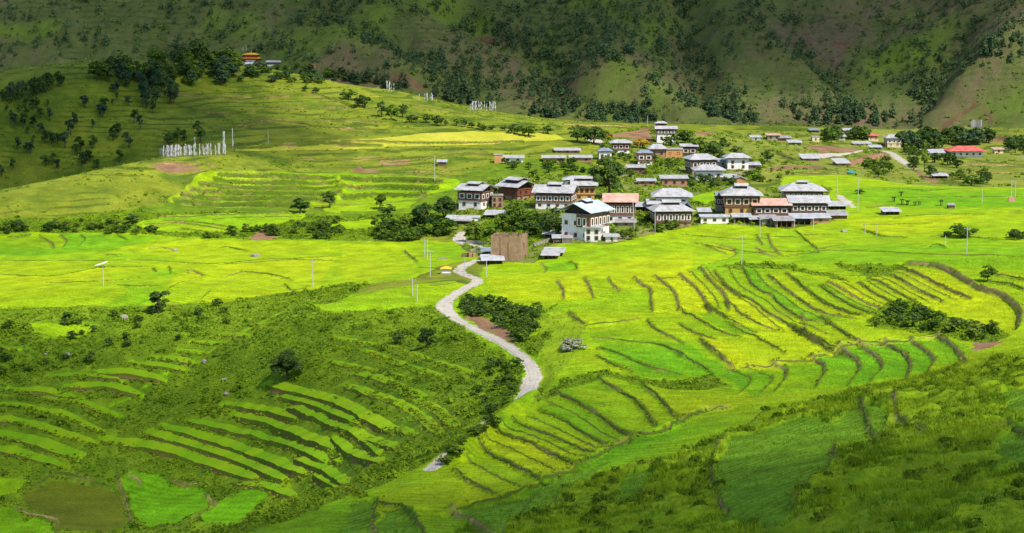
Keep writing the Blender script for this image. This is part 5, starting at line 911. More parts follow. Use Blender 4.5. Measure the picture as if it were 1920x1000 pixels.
def house(name, crop, xc, yb, fw, sd, ye, yaw, label, roof='hip', roofm='roof_white', lower='white', upper='timber', infill='panel', frac=.5, rise=1.7, ov=1.25, lantern=None, group=None, depth=None, ridge='x', lantern_m=None, gap=.55, low_win=True, bays=None, door=False):
    p, k = place_building(crop, xc, yb); th = R(yaw); w = max(fw * k / math.cos(th), 2.5); d = depth or (max(4.5, sd * k / abs(math.sin(th))) if abs(yaw) > 5 and sd else w * .75); H = (yb - ye) * k
    cx = (w / 2 if yaw < -5 else (-w / 2 if yaw > 5 else 0)); cy = -d / 2
    ox = p[0] - (cx * math.cos(th) - cy * math.sin(th)); oy = p[1] - (cx * math.sin(th) + cy * math.cos(th))
    o = empty(name, (ox, oy, p[2] - .1), th); tag(o, label, 'house' if 'house' in name else name.split('_')[-1], group)
    dx, dy = w / 2, d / 2; hl = H * frac if upper else H
    MB().box(-dx, dx, -dy, dy, -2.5, hl, 0, .12 if lower in ('white', 'mud', 'ochre') else 0).build('wall', M[lower], o)
    zt = hl
    if upper:
        u = MB(); q = .14; u.box(-dx - q, dx + q, -dy - q, dy + q, hl, H); u.box(-dx - q - .12, dx + q + .12, -dy - q - .12, dy + q + .12, hl - .02, hl + .18); u.box(-dx - q - .2, dx + q + .2, -dy - q - .2, dy + q + .2, H - .28, H + .03)
        nf = bays or max(2, int(w / 2.3)); ns = max(2, int(d / 2.6))
        for i in range(nf + 1):
            x = -dx - q + (2 * dx + 2 * q) * i / nf; u.box(x - .07, x + .07, -dy - q - .06, -dy - q + .02, hl + .18, H - .28)
        u.build('upper_wall', M[upper], o); hu = H - hl; pm = M[infill]
        for i in range(nf): window(o, 0, -dx + w * (i + .5) / nf, hl + .22 * hu, w / nf * .72, hu * .6, dx + q, dy + q, pm)
        for s in (1, 2):
            for i in range(ns): window(o, s, -dy + d * (i + .5) / ns, hl + .22 * hu, d / ns * .6, hu * .56, dx + q, dy + q, pm)
    if low_win:
        nf = max(2, int(w / 2.9)); rowz = [.42] if hl < 4.2 else [.14, .58]; fm = M['timber']
        for rz_ in rowz:
            for i in range(nf):
                if hl < 1.2: continue
                window(o, 0, -dx + w * (i + .5) / nf, hl * rz_, min(1.1, w / nf * .5), min(1.25, hl * .4), dx - .05, dy - .05, fm)
            for s in (1, 2):
                for i in range(2): window(o, s, -dy + d * (i + .5) / 2, hl * rz_, min(1.0, d * .2), min(1.2, hl * .4), dx - .05, dy - .05, fm)
    if door: window(o, 0, w * .08, .05, 1.1, 2.0, dx - .03, dy - .03, M['timber_red'])
    a = MB(); a.box(-dx * .86, dx * .86, -dy * .86, dy * .86, H + .035, H + gap + .25); a.build('attic', M['attic'], o)  # solid near-black box in place of the shaded open gap under the roof
    rb = MB(); W_, D_ = w + 2 * ov, d + 2 * ov
    if roof == 'hip': hip(rb, W_, D_, H + gap, rise, .42)
    else: gable(rb, W_, D_, H + gap, rise, ridge)
    if roof == 'gable':   # near-black infill: shade of the open gable ends put into colour
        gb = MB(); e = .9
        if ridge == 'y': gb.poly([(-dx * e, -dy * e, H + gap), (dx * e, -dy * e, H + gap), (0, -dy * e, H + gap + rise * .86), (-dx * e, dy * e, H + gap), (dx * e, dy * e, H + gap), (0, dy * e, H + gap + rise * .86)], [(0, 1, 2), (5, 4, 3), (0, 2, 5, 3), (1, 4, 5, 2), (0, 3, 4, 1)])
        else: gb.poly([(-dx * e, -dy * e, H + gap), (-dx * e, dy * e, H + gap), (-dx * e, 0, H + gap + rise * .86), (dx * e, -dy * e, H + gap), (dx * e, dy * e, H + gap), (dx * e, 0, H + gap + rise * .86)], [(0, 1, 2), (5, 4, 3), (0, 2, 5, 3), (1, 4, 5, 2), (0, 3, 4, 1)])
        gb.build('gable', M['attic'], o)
    r = rb.build('roof', M[roofm], o)
    if lantern:
        lw, ld, lz = lantern; z0 = H + gap + rise * .62; zl = H + gap + rise + .25
        MB().box(-lw * .4, lw * .4, -ld * .4, ld * .4, z0, zl + .02).build('lantern', M['attic'], r); lb = MB(); gable(lb, lw, ld, zl, lz, ridge); lb.build('lantern_roof', M[lantern_m or roofm], r)
    return o
def shed(name, crop, x0, x1, yb, ye, label, wallm='timber_grey', roofm='roof_grey', depth=5.0, slope=.9, yaw=0, open_front=False, ov=.7, group=None, rooft='mono', rise=1.1, win=True, cat=None):
    p, k = place_building(crop, (x0 + x1) / 2, yb); th = R(yaw); w = (x1 - x0) * k; H = max(1.2, (yb - ye) * k); d = depth
    o = empty(name, (p[0] - d / 2 * math.sin(th), p[1] + d / 2 * math.cos(th), p[2] - .05), th); tag(o, label, cat or name.split('_')[-1], group); dx, dy = w / 2, d / 2
    if open_front:
        b = MB(); b.box(-dx, dx, dy - .2, dy, -2, H); b.box(-dx, -dx + .18, -dy, dy - .2, -2, H); b.box(dx - .18, dx, -dy, dy - .2, -2, H); b.build('wall', M[wallm], o)
        q = MB()
        for i in range(4): q.box(-dx + .3 + (w - .6) * i / 3 - .09, -dx + .3 + (w - .6) * i / 3 + .09, -dy, -dy + .18, -2, H)
        q.build('post', M['timber'], o)
    else:
        MB().box(-dx, dx, -dy, dy, -2.2, H).build('wall', M[wallm], o)
        if win and w > 3:
            for i in range(max(1, int(w / 3))): window(o, 0, -dx + w * (i + .5) / max(1, int(w / 3)), H * .3, min(1.2, w * .2), min(1.2, H * .5), dx, dy, M['timber'])
    r = MB(); a, c = dx + ov, dy + ov
    if rooft == 'mono': r.slab([(-a, -c, H + .05), (a, -c, H + .05), (a, c, H + .05 + slope), (-a, c, H + .05 + slope)], .1)
    elif rooft == 'hip': hip(r, 2 * a, 2 * c, H + .05, rise, .5, .1)
    else: gable(r, 2 * a, 2 * c, H + .05, rise, 'x' if rooft == 'gx' else 'y', .1)
    if rooft in ('gx', 'gy'):
        gb = MB(); e = .97
        if rooft == 'gy': gb.poly([(-dx * e, -dy * e, H - .05), (dx * e, -dy * e, H - .05), (0, -dy * e, H + rise * .9), (-dx * e, dy * e, H - .05), (dx * e, dy * e, H - .05), (0, dy * e, H + rise * .9)], [(0, 1, 2), (5, 4, 3), (0, 2, 5, 3), (1, 4, 5, 2), (0, 3, 4, 1)])
        else: gb.poly([(-dx * e, -dy * e, H - .05), (-dx * e, dy * e, H - .05), (-dx * e, 0, H + rise * .9), (dx * e, -dy * e, H - .05), (dx * e, dy * e, H - .05), (dx * e, 0, H + rise * .9)], [(0, 1, 2), (5, 4, 3), (0, 2, 5, 3), (1, 4, 5, 2), (0, 3, 4, 1)])
        gb.build('gable', M[wallm], o)
    r.build('roof', M[roofm], o); return o
Hn = 'village_house'
# lower village, left to right
house(Hn,'V1',390,830,205,90,668,-26,'white-fronted house with dark timber upper floor and two-level roof, village left end', 'gable', 'roof_white', 'white', 'timber', frac=.52, rise=1.7, lantern=(5, 5, .6), depth=9)
house('side_wing','V1',438,800,95,0,690,0,'white-topped mud wing built against the right side of the left corner house','gable','roof_grey','mud',None,rise=.4,ov=.2,depth=5,low_win=False,gap=.05)
house('ruined_wing','V1',536,815,100,0,700,0,'roofless brown mud wing between the left corner house and the grove','gable','roof_shingle','mud',None,rise=.3,ov=.1,depth=5,gap=.05)
house(Hn,'V1',715,750,165,150,640,-42,'mud-walled house with red window bays under a large two-tier white roof','gable','roof_white','mud','timber_red',infill='timber_red',frac=.45,rise=2.0,lantern=(7,6,.8),ridge='x')
house(Hn,'V1',1190,822,315,40,690,-12,'long house of white ground floor and white-panelled timber upper floor, left of yellow house','gable','roof_white','white','timber',frac=.45,rise=2.2,lantern=(5,4,.7),depth=10,bays=6)
house(Hn,'V1',1312,748,185,0,622,0,'bright ochre yellow house with dark red windows beside the tall dark tree','gable','roof_white','ochre','ochre',infill='timber_red',frac=.5,rise=1.9,lantern=(6,5,.8),depth=9,bays=4)
house('low_house','V1',1270,610,270,0,568,0,'low pale-roofed house half hidden behind the yellow house','hip','roof_white','white',None,rise=1.2,ov=.9,depth=7)
o = house(Hn,'V4',470,832,325,250,512,-35,'big white house with blue gable roof facing left, nearest in the village','gable','roof_blue','white',None,rise=2.6,lantern=(3.6,4.5,.6),ridge='y',ov=1.4)
_wl = next(c for c in o.children if c.name.startswith('wall')); _xs = [v.co for v in _wl.data.vertices]; _dx = max(v.x for v in _xs); _dy = max(v.y for v in _xs); _h = max(v.z for v in _xs)
b = MB(); b.box(_dx * .1, _dx + .25, -_dy - .35, -_dy + .02, _h * .52, _h - .02); b.box(_dx - .02, _dx + .25, -_dy + .02, _dy * .98, _h * .52, _h - .02); b.build('upper_wall', M['timber'], o)
for u in (.30, .68): window(o, 0, _dx * u, _h * .58, _dx * .30, _h * .3, _dx + .25, _dy + .35, M['panel'])
for i in range(5): window(o, 1, -_dy * .8 + _dy * 1.6 * i / 4, _h * .58, _dy * .28, _h * .3, _dx + .25, _dy, M['panel'])

house('white_annex','V4',600,838,190,40,668,-12,'small white flat-roofed annex in front of the big white house','gable','roof_white','white',None,rise=.5,ov=.5,depth=5,gap=.08)
house(Hn,'V4',830,620,330,0,385,-4,'pink-roofed house with timber upper floor and white ground floor behind the big white house','gable','roof_pink','white','timber',frac=.42,rise=2.2,depth=10,bays=6,ov=1.3)
house(Hn,'V4',1250,655,420,70,490,6,'dark timber house under a wide white roof with raised lantern, right of the pink-roofed house','hip','roof_white','mud','timber',frac=.3,rise=2.0,lantern=(6,4,.7),depth=10,bays=6)
house('low_house','V4',1310,480,260,0,410,0,'white-roofed timber house tucked behind the wide lantern-roofed house','gable','roof_white','white','timber',frac=.4,rise=1.3,depth=7)
house(Hn,'V4',1545,625,60,200,462,33,'ochre house with dark slate-grey roof beside the wide lantern-roofed house','gable','roof_slate','ochre','timber_red',infill='cream',frac=.4,rise=2.0,depth=9,ridge='y')
house(Hn,'V4',1440,470,390,0,318,-3,'white house with broad hipped white roof standing behind the row','hip','roof_white','white',None,rise=2.3,ov=1.5,depth=10)
house('block_outbuilding','V5',240,600,320,0,520,0,'long low pale block outbuilding with grey flat roof at the field edge','gable','roof_grey','white',None,rise=.5,ov=.4,depth=5,gap=.08)
house(Hn,'V5',545,515,380,0,292,-3,'tall house with ochre ground floor and dark timber upper floor with yellow window bays','hip','roof_white','ochre','timber',infill='cream',frac=.5,rise=2.4,lantern=(4.5,4,.7),depth=10,bays=4,ov=1.5)
house('blue_outhouse','V5',305,470,90,0,300,0,'narrow bluish-grey outhouse behind the left side of the tall ochre house','gable','roof_slate','grey','timber',frac=.5,rise=1.0,ov=.4,depth=5)
house(Hn,'V5',880,520,380,0,408,0,'purple-brown timber house with salmon pink roof between the tall ochre house and the right pair','gable','roof_pink','timber','timber',frac=.25,rise=1.8,depth=9,bays=4,low_win=False,ov=1.2)
house(Hn,'V5',1240,372,420,0,240,-3,'large house with white central window bay, the rear of the right pair','hip','roof_white','white','timber',frac=.22,rise=2.2,lantern=(4,3,.5),depth=11,bays=7,low_win=False,ov=1.6)
house(Hn,'V5',1305,512,400,0,378,0,'brown timber house with white roof and two white windows, front of the right pair','gable','roof_white','timber_grey','timber',frac=.35,rise=1.9,depth=9,bays=5,low_win=False)
# sheds along the field edge
shed('open_shed','V5',460,640,592,520,'grey open shed directly below the tall ochre house','stone','roof_grey',4,.7,0,True)
shed('open_shed','V5',650,780,600,545,'small pale-roofed open shed left of the dark stable','stone','roof_white',4,.6,4,True)
shed('cattle_shed','V5',770,920,618,540,'stone-fronted stable with dark doorway below the salmon-roofed house','stone','roof_shingle',4,.8,-3,False)
shed('cattle_shed','V5',920,1120,640,560,'dark patched stable with ragged grey roof, lowest in the row','timber','roof_shingle',4.5,.9,3,True)
shed('cattle_shed','V5',1110,1330,610,535,'long grey-roofed stable below the front house of the right pair','stone','roof_grey',5,1.0,-2,True)
shed('cattle_shed','V5',1330,1530,590,530,'right end stable with pale grey roof and brick front','brick','roof_grey',5,.9,4,False)
shed('store_shed','V5',1510,1720,438,415,'white-roofed shed right of the front house of the right pair','timber_grey','roof_white',6,1.0,4,True)
shed('store_shed','V5',1545,1730,545,520,'low grey-brown shed at the right tip of the village','timber','roof_shingle',5,1.0,3,False)
shed('store_shed','V3',100,330,550,510,'white-roofed shed on the bank at the left tip of the village','timber_grey','roof_white',7,1.3,-14,False,1.0,None,'gx',1.0)
shed('store_shed','V3',190,340,560,535,'lower pale lean-to in front of the left-tip white shed','timber_grey','roof_white',4,.8,-14,True)
shed('store_shed','V3',500,690,500,460,'white-roofed open shed under the roofless mud wing','timber','roof_white',5,1.0,-8,True)
shed('store_shed','V3',380,440,530,490,'tiny white hut between the two white-roofed sheds','white','roof_white',2.5,.5,0,False,.3)
shed('hay_shed','V3',1100,1250,925,890,'front white-roofed shelter in the field right of the ruined walls','timber','roof_white',4,.7,-6,True)
shed('hay_shed','V3',1120,1300,895,850,'taller white-roofed shelter behind the front one right of the ruined walls','timber','roof_white',5,.8,-6,True)
shed('cart_shed','V3',480,680,978,940,'grey-roofed dark shed at the foot of the ruined walls','timber','roof_grey',5,1.0,4,True)
shed('cart_shed','V3',475,545,885,850,'small dark shed touching the left side of the ruined walls','timber','roof_slate',4,.6,0,True)
shed('garage','V4',45,160,852,790,'dark open garage at the left corner of the big white house','timber','roof_grey',5.5,.4,0,True,.4)
shed('store_shed','V4',150,270,850,790,'weathered grey store between garage and big white house','timber_grey','roof_shingle',4,.4,0,False,.2)
shed('store_shed','V4',-60,40,790,750,'pale-roofed lean-to behind the garage','timber_grey','roof_white',4,.6,-8,True)
shed('store_shed','V4',660,800,830,770,'white-roofed lean-to right of the white annex','white','roof_white',4,.5,0,False)
shed('lean_to','V4',800,1000,650,610,'dark lean-to under the wall of the pink-roofed house','stone','roof_shingle',4,.6,0,False)
shed('store_shed','V4',1760,1880,560,480,'small grey-roofed store between slate-roofed house and tall ochre house','timber_grey','roof_grey',4,.8,0,False)
shed('store_shed','V4',1010,1130,470,420,'cluttered pale-roofed store right of the pink roof','timber_grey','roof_white',5,.9,0,True)
# upper village
house('tower_house','V2',330,232,170,0,115,0,'white house with a raised dark watch-room tower, highest in the upper village','gable','roof_white','white','timber',frac=.72,rise=1.1,lantern=None,depth=7,ov=.9)
house('watch_tower','V2',285,135,90,0,62,0,'dark square tower room rising over the highest white house','hip','roof_grey','timber_red',None,rise=.8,ov=.6,depth=4.5)
house('mud_house','V2',255,360,135,0,292,0,'long mud house with white roof, left half of the orange block below the tower','hip','roof_white','mud',None,rise=1.7,ov=1.0,depth=9)
house('orange_house','V2',400,368,150,0,290,0,'orange-walled house wing with dark doorway below the tower','gable','roof_shingle','orange',None,rise=.5,ov=.3,depth=6,gap=.1)
house(Hn,'V2',535,348,125,0,272,0,'flat-roofed timber house right of the orange wing','gable','roof_white','timber','timber',frac=.3,rise=.9,ov=1.0,depth=8,low_win=False)
house(Hn,'V2',140,427,130,0,330,0,'small house with dark upper floor and white base, left in the upper village','hip','roof_slate','white','timber',frac=.4,rise=1.1,ov=.5,depth=6)
house(Hn,'V2',560,512,225,40,388,10,'large mud-and-timber house in the middle of the upper village','hip','roof_white','mud','timber',frac=.35,rise=1.9,depth=10)
house(Hn,'V2',715,568,240,0,482,0,'white house with hipped white roof in front of the large mud-and-timber house','hip','roof_white','white',None,rise=1.7,ov=1.2,depth=9)
house(Hn,'V2',970,468,190,0,372,0,'neat white house of three bays with hipped white roof, right side of the upper village','hip','roof_white','white',None,rise=1.6,ov=1.2,depth=9)
shed('blue_outhouse','V2',790,880,445,395,'bluish-grey outhouse left of the neat white three-bay house','grey','roof_slate',5,.8,0,False)
shed('store_shed','V2',1060,1165,465,425,'grey-roofed brown shed right of the neat white three-bay house','timber_grey','roof_grey',5,.7,0,False)
shed('timber_cottage','V2',-10,135,505,448,'low dark timber cottage with thin pale roof, right of the tall dark tree','timber','roof_white',6,.6,0,False)
shed('brick_cottage','V2',290,515,615,545,'long brick shed with white hanging cloth front, above the hedge','brick','roof_white',6,.7,0,False)
shed('brick_cottage','V2',80,230,602,568,'small brick shed with thin white roof above the field, left of the longer one','brick','roof_white',5,.5,0,False)
shed('orange_barn','V2',935,1045,605,560,'small barn with orange gable end, below the white three-bay house','orange','roof_shingle',6,.8,0,False,.4,None,'gy',1.2,False)
shed('store_shed','V2',850,960,570,550,'white-roofed shed joined to the left of the orange barn','timber_grey','roof_white',6,1.0,0,False)
house(Hn,'V1',1640,322,155,0,238,0,'timber house with white base and pale roof beside the yellow-flowering trees','hip','roof_white','white','timber_red',frac=.4,rise=1.2,depth=7)
house('low_house','V1',1500,388,115,0,312,0,'small white house with slate roof below the yellow-flowering trees','hip','roof_slate','white',None,rise=1.1,ov=.6,depth=6)
shed('brick_cottage','V1',1055,1270,322,295,'uppermost low brick cottage with long thin white roof','brick','roof_white',6,.6,0,False)
shed('brick_cottage','V1',945,1140,402,362,'low brick cottage with a dark doorway, left of a twin','brick','roof_white',6,.6,0,False)
shed('brick_cottage','V1',1190,1375,398,360,'low brick cottage behind a bush, right of a twin','brick','roof_white',6,.6,0,False)
shed('white_cottage','V1',585,765,402,362,'low white-walled cottage at the left end of the brick row','white','roof_white',6,.6,0,False)
shed('orange_hut','V1',510,582,408,335,'orange-brown mud hut joined to the left of the low white cottage','orange','roof_shingle',4,.2,0,False,.2,None,'mono',1,False)
shed('field_hut','V1',5,78,438,398,'lone brown field hut on the hill pasture','timber','roof_grey',4,.6,0,False,.5)
shed('field_hut','W3',1165,1228,275,238,'tiny dark hut standing in the right fields','timber','roof_shingle',2.5,.4,0,False,.3,None,'mono',1,False)
shed('hay_shed','W3',525,675,338,318,'flat grey-roofed shelter low in the right fields','timber','roof_grey',5,.8,3,True)
# valley floor far behind
house('storeyed_house','V6',858,335,112,0,265,0,'cream three-storey house with white hipped roof on the far valley floor','hip','roof_white','cream','cream',infill='white',frac=.5,rise=1.6,ov=1.2,depth=9)
house('storeyed_house','V6',688,282,80,0,247,0,'cream house with red roof left of the three-storey one','hip','roof_red','cream',None,rise=1.3,ov=.8,depth=8)
shed('long_house','V6',310,455,272,245,'long white-roofed house behind trees on the valley floor','grey','roof_white',8,1.6,0,False)
shed('cream_hut','V6',188,245,288,248,'pale pink blockhouse among trees on the valley floor','cream','roof_shingle',5,.3,0,False,.2)
shed('valley_shed','V6',530,590,322,305,'small blue-fronted shed, left of three in a row','grey','roof_white',5,.8,0,False)
shed('valley_shed','V6',605,665,322,308,'small white shed, middle of three in a row','white','roof_white',5,.8,0,False)
shed('valley_shed','V6',668,752,352,340,'low grey-roofed shed, right of three in a row','timber_grey','roof_grey',5,.8,0,False)
house('long_house','V6',1455,412,260,0,372,0,'long white school-like house with red hipped roof at the right','hip','roof_red','white',None,rise=2.2,ov=2.0,depth=10)
shed('long_house','V6',1110,1330,402,378,'long low house with white roof left of the red-roofed one','white','roof_white',8,1.2,3,False)
shed('valley_shed','V6',1680,1750,385,350,'pale pink shed right of the red-roofed long house','cream','roof_pink',5,.6,0,False)
shed('valley_shed','V6',112,243,447,432,'bright white-roofed shed beside the pale quarry track','brick','roof_white',7,1.5,3,False)
shed('brick_barn','V6',392,492,487,470,'barn with pinkish white sloping roof at the left end of the long brick wall','brick','roof_white',7,1.6,8,False)
shed('valley_shed','V6',1185,1292,590,578,'small grey-roofed shed beside the red cutting','timber','roof_grey',5,.7,0,True)
shed('valley_shed','V6',0,92,312,292,'grey shed above the bare red ground','timber_grey','roof_grey',6,.8,0,False)
shed('valley_shed','V6',175,240,212,198,'dark little shed at the foot of the mountain','timber','roof_slate',5,.6,0,False)
shed('valley_shed','V6',450,520,212,196,'pale blue-grey shed behind the long white-roofed house','grey','roof_grey',5,.8,0,False)
shed('white_cottage','V2',1090,1172,208,178,'small white cottage on the valley edge above the pasture','white','roof_white',5,.7,0,False)
shed('valley_shed','V2',1235,1345,205,160,'brown unfinished house with pale top left of a rubble yard','stone','roof_pink',6,.5,0,False)
shed('valley_shed','V2',1345,1440,215,185,'dark timber shed in the rubble yard','timber','roof_shingle',5,.8,0,False)
shed('valley_shed','V2',1430,1530,248,232,'grey-white roofed shed right of the rubble yard','timber_grey','roof_white',5,.9,-4,False)
shed('white_cottage','W5',450,560,520,490,'bluish white temple cottage half hidden by trees','white','roof_grey',5,.7,0,False)
shed('white_cottage','W5',500,610,465,440,'small white-roofed cottage under the golden roof','white','roof_white',5,.8,0,False)
house('temple_house','W5',900,505,190,0,470,0,'white temple building with bright white roof right of the golden roof','gable','roof_white','white','timber_red',frac=.6,rise=1.0,ov=.8,depth=7)
shed('red_cottage','W5',1420,1530,530,490,'small dark red-roofed cottage alone in the trees right of the temple','white','roof_red',5,.6,0,False)
# the temple with its two gilded roofs
p, k = place_building('W5', 555, 440); o = empty('golden_temple', p); tag(o, 'red temple with two tiers of golden roof on the wooded crest', 'temple'); w = 270 * k
MB().box(-w / 2, w / 2, 0, w * .8, -2, 42 * k).build('wall', M['red'], o); r = MB(); hip(r, w + 2.2, w * .8 + 2.2, 0, 16 * k, .6); q = r.build('roof', M['gold'], o); q.location = (0, w * .4, 44 * k)
MB().box(-w * .36, w * .36, w * .1, w * .7, 52 * k, 98 * k).build('upper_wall', M['red'], o); r = MB(); hip(r, w * .72 + 1.8, w * .6 + 1.8, 0, 22 * k, .5); q = r.build('upper_roof', M['gold'], o); q.location = (0, w * .4, 98 * k)
MB().tube((0, w * .4, 118 * k), (0, w * .4, 150 * k), .28, .05).build('pinnacle', M['gold'], o)
# little roadside shrine
p, k = place_building('F', 576, 338); o = empty('roadside_shrine', p); tag(o, 'small white shrine with a yellow cap roof beside the road', 'shrine'); w = 46 * k
MB().box(-w / 2 - .3, w / 2 + .3, 0, w + .6, -1, .35).build('base', M['stone'], o); MB().box(-w / 2, w / 2, .3, w + .3, .35, 24 * k, 0, .1).build('wall', M['white'], o); MB().box(-w / 2 + .2, w / 2 - .2, .5, w + .1, 24 * k, 31 * k).build('frieze', M['red'], o)
r = MB(); hip(r, w + .9, w + .9, 0, .55, .3); q = r.build('roof', M['gold'], o); q.location = (0, w / 2 + .3, 31 * k); MB().tube((0, w / 2 + .3, 31 * k + .5), (0, w / 2 + .3, 31 * k + 1.3), .12, .03).build('pinnacle', M['gold'], o)
# roofless rammed-earth walls
p, k = place_building('V3', 870, 948); th = R(-14); w = 315 * k / math.cos(th); d = 8.0; H = 275 * k; o = empty('ruined_house', p, th); tag(o, 'roofless brown rammed-earth house walls standing alone beside the road', 'ruin')
g = np.random.default_rng(5)
def ruin_wall(x0, y0, x1, y1, slots):
    mb = MB(); L = math.hypot(x1 - x0, y1 - y0); n = int(L / .55); nx, ny = -(y1 - y0) / L, (x1 - x0) / L; t = .55
    for i in range(n):
        a, b2 = i / n, (i + 1) / n; z = H - .10 - .25 * abs(math.sin(i * .9)) * g.random() - (.7 if g.random() < .10 else 0); z0 = -2
        A = (x0 + (x1 - x0) * a, y0 + (y1 - y0) * a); B2 = (x0 + (x1 - x0) * b2, y0 + (y1 - y0) * b2); u = (a + b2) / 2; gap = next((s for s in slots if abs(u - s[0]) < s[1]), None)
        for lo, hi in ([(z0, z)] if gap is None else [(z0, gap[2] * H), (gap[3] * H, z)]):
            off = g.uniform(-.03, .03); pts = [(A[0] + nx * off, A[1] + ny * off, lo), (B2[0] + nx * off, B2[1] + ny * off, lo), (B2[0] + nx * t, B2[1] + ny * t, lo), (A[0] + nx * t, A[1] + ny * t, lo)]; pts += [(q[0], q[1], hi) for q in pts]
            mb.poly(pts, [(3, 2, 1, 0), (4, 5, 6, 7), (0, 1, 5, 4), (1, 2, 6, 5), (2, 3, 7, 6), (3, 0, 4, 7)])
    mb.build('wall', M['mud'], o)
ruin_wall(-w, 0, 0, 0, [(.32, .03, .2, .9), (.55, .02, .15, .7), (.8, .02, .3, .85)]); ruin_wall(.0, .56, 0, d, [(.42, .09, .35, .66)]); ruin_wall(-.56, d, -w + .56, d, []); ruin_wall(-w, d, -w, .56, [(.5, .05, .3, .7)])
# weeds along the broken wall tops
q = np.c_[g.uniform(-w, 0, 60), np.where(g.random(60) < .5, .3, d - .3), np.full(60, H - .2)]; v, tn = clumps(q, g.uniform(.15, .4, 60), 10, .5, g); link('wall_top_weeds', quads_to_mesh('wall_top_weeds', v, tn, M['leaf_mid']), o)
# garden and retaining walls
def wall_line(name, crop, pts, h, th, mat, label, cat='wall'):
    P = resample(place(crop, densify(pts, 10).tolist()), 1.0); o = MB(); n = len(P)
    for i in range(n - 1):
        a, b2 = P[i], P[i + 1]; t = (b2 - a)[:2]; t = t / (np.hypot(*t) + 1e-9); nx, ny = -t[1] * th / 2, t[0] * th / 2; hh = h * (1 + .12 * math.sin(i * 1.7)); z = min(a[2], b2[2]) - .6
        pts_ = [(a[0] - nx, a[1] - ny, z), (b2[0] - nx, b2[1] - ny, z), (b2[0] + nx, b2[1] + ny, z), (a[0] + nx, a[1] + ny, z), (a[0] - nx, a[1] - ny, a[2] + hh), (b2[0] - nx, b2[1] - ny, b2[2] + hh), (b2[0] + nx, b2[1] + ny, b2[2] + hh), (a[0] + nx, a[1] + ny, a[2] + hh)]
        o.poly(pts_, [(4, 5, 6, 7), (0, 1, 5, 4), (2, 3, 7, 6)] + ([(3, 0, 4, 7)] if i == 0 else []) + ([(1, 2, 6, 5)] if i == n - 2 else []))
    return tag(o.build(name, M[mat]), label, cat)
wall_line('stone_wall','W7',[(340,105),(480,110),(600,130)],.9,.5,'stone','low stone wall along the inner side of the village lane')
wall_line('stone_wall','W7',[(385,195),(480,185),(580,178)],.6,.5,'stone','dark low stone wall in the field left of the ruined walls')
wall_line('stone_wall','W7',[(0,295),(140,285)],.5,.5,'stone','short dark stone wall at the field corner above the shrine')
wall_line('stone_wall','W7',[(1130,145),(1230,110),(1350,75)],1.0,.5,'stone','stone wall climbing from the ruined walls to the garage')
wall_line('brick_stack','W7',[(300,262),(380,262),(465,250)],1.1,1.6,'brick','low reddish brick stack beside the road pole','brick stack')
wall_line('brick_wall','W1',[(1235,650),(1400,600),(1560,560),(1700,530),(1850,545)],2.2,.6,'brick','long raw orange brick wall stepping up the slope')
wall_line('retaining_wall','V6',[(1375,245),(1480,245),(1560,250),(1650,258)],2.6,.6,'grey','long pale ribbed retaining wall under the eroded hill','wall')
wall_line('retaining_wall','V6',[(1485,165),(1580,165)],3.2,.8,'grey','short pale retaining wall higher on the eroded hill','wall')
wall_line('stone_wall','A',[(880,268),(945,250)],.5,.5,'stone','tumbled grey stones on the path along the spur') if False else None
# car in the garage
def paint_mat(name, c):
    m, n, l, b = new_mat(name, .3, .5); b.inputs['Base Color'].default_value = (*c, 1); return m
M['car_white'] = paint_mat('car_paint', (.7, .7, .7)); M['tyre'] = paint_mat('tyre_rubber', (.02, .02, .02)); M['teal'] = paint_mat('teal_tarpaulin', (.03, .38, .36)); M['flag'] = wall_mat('flag_cloth', (.42, .41, .42), (.60, .59, .60), (.32, .30, .30), 2.0); M['pole_wood'] = wood_mat('pole_wood', (.30, .26, .22), (.46, .42, .37)); M['conc'] = wood_mat('concrete_pole', (.40, .38, .35), (.55, .53, .49)); M['metal'] = paint_mat('dull_steel', (.25, .26, .28)); M['pinkp'] = paint_mat('faded_red_paint', (.50, .22, .18))
p = place('V4', [(102, 852)])[0]; o = empty('parked_car', (p[0], p[1] + .6, p[2])); tag(o, 'white car parked nose-out in the dark garage', 'car')
b = MB(); prof = [(0, .35), (.05, .8), (.9, .95), (1.5, 1.42), (3.1, 1.45), (3.9, .95), (4.1, .4)]; n_ = len(prof)
b.poly([(-.82, y, z) for y, z in prof] + [(.82, y, z) for y, z in prof], [tuple(range(n_ - 1, -1, -1)), tuple(range(n_, 2 * n_))] + [(i, (i + 1) % n_, (i + 1) % n_ + n_, i + n_) for i in range(n_)]); b.build('body', M['car_white'], o)
MB().slab([(-.7, .93, .99), (.7, .93, .99), (.66, 1.44, 1.40), (-.66, 1.44, 1.40)], -.02).build('windscreen', M['pane'], o)
for sx in (-.8, .8):
    for yy in (.75, 3.3): MB().tube((sx - .08, yy, .32), (sx + .08, yy, .32), .32, .32, 12).build('wheel', M['tyre'], o)
    MB().box(sx * .72 - .16, sx * .72 + .16, -.02, .06, .58, .76).build('headlight', M['panel'], o)
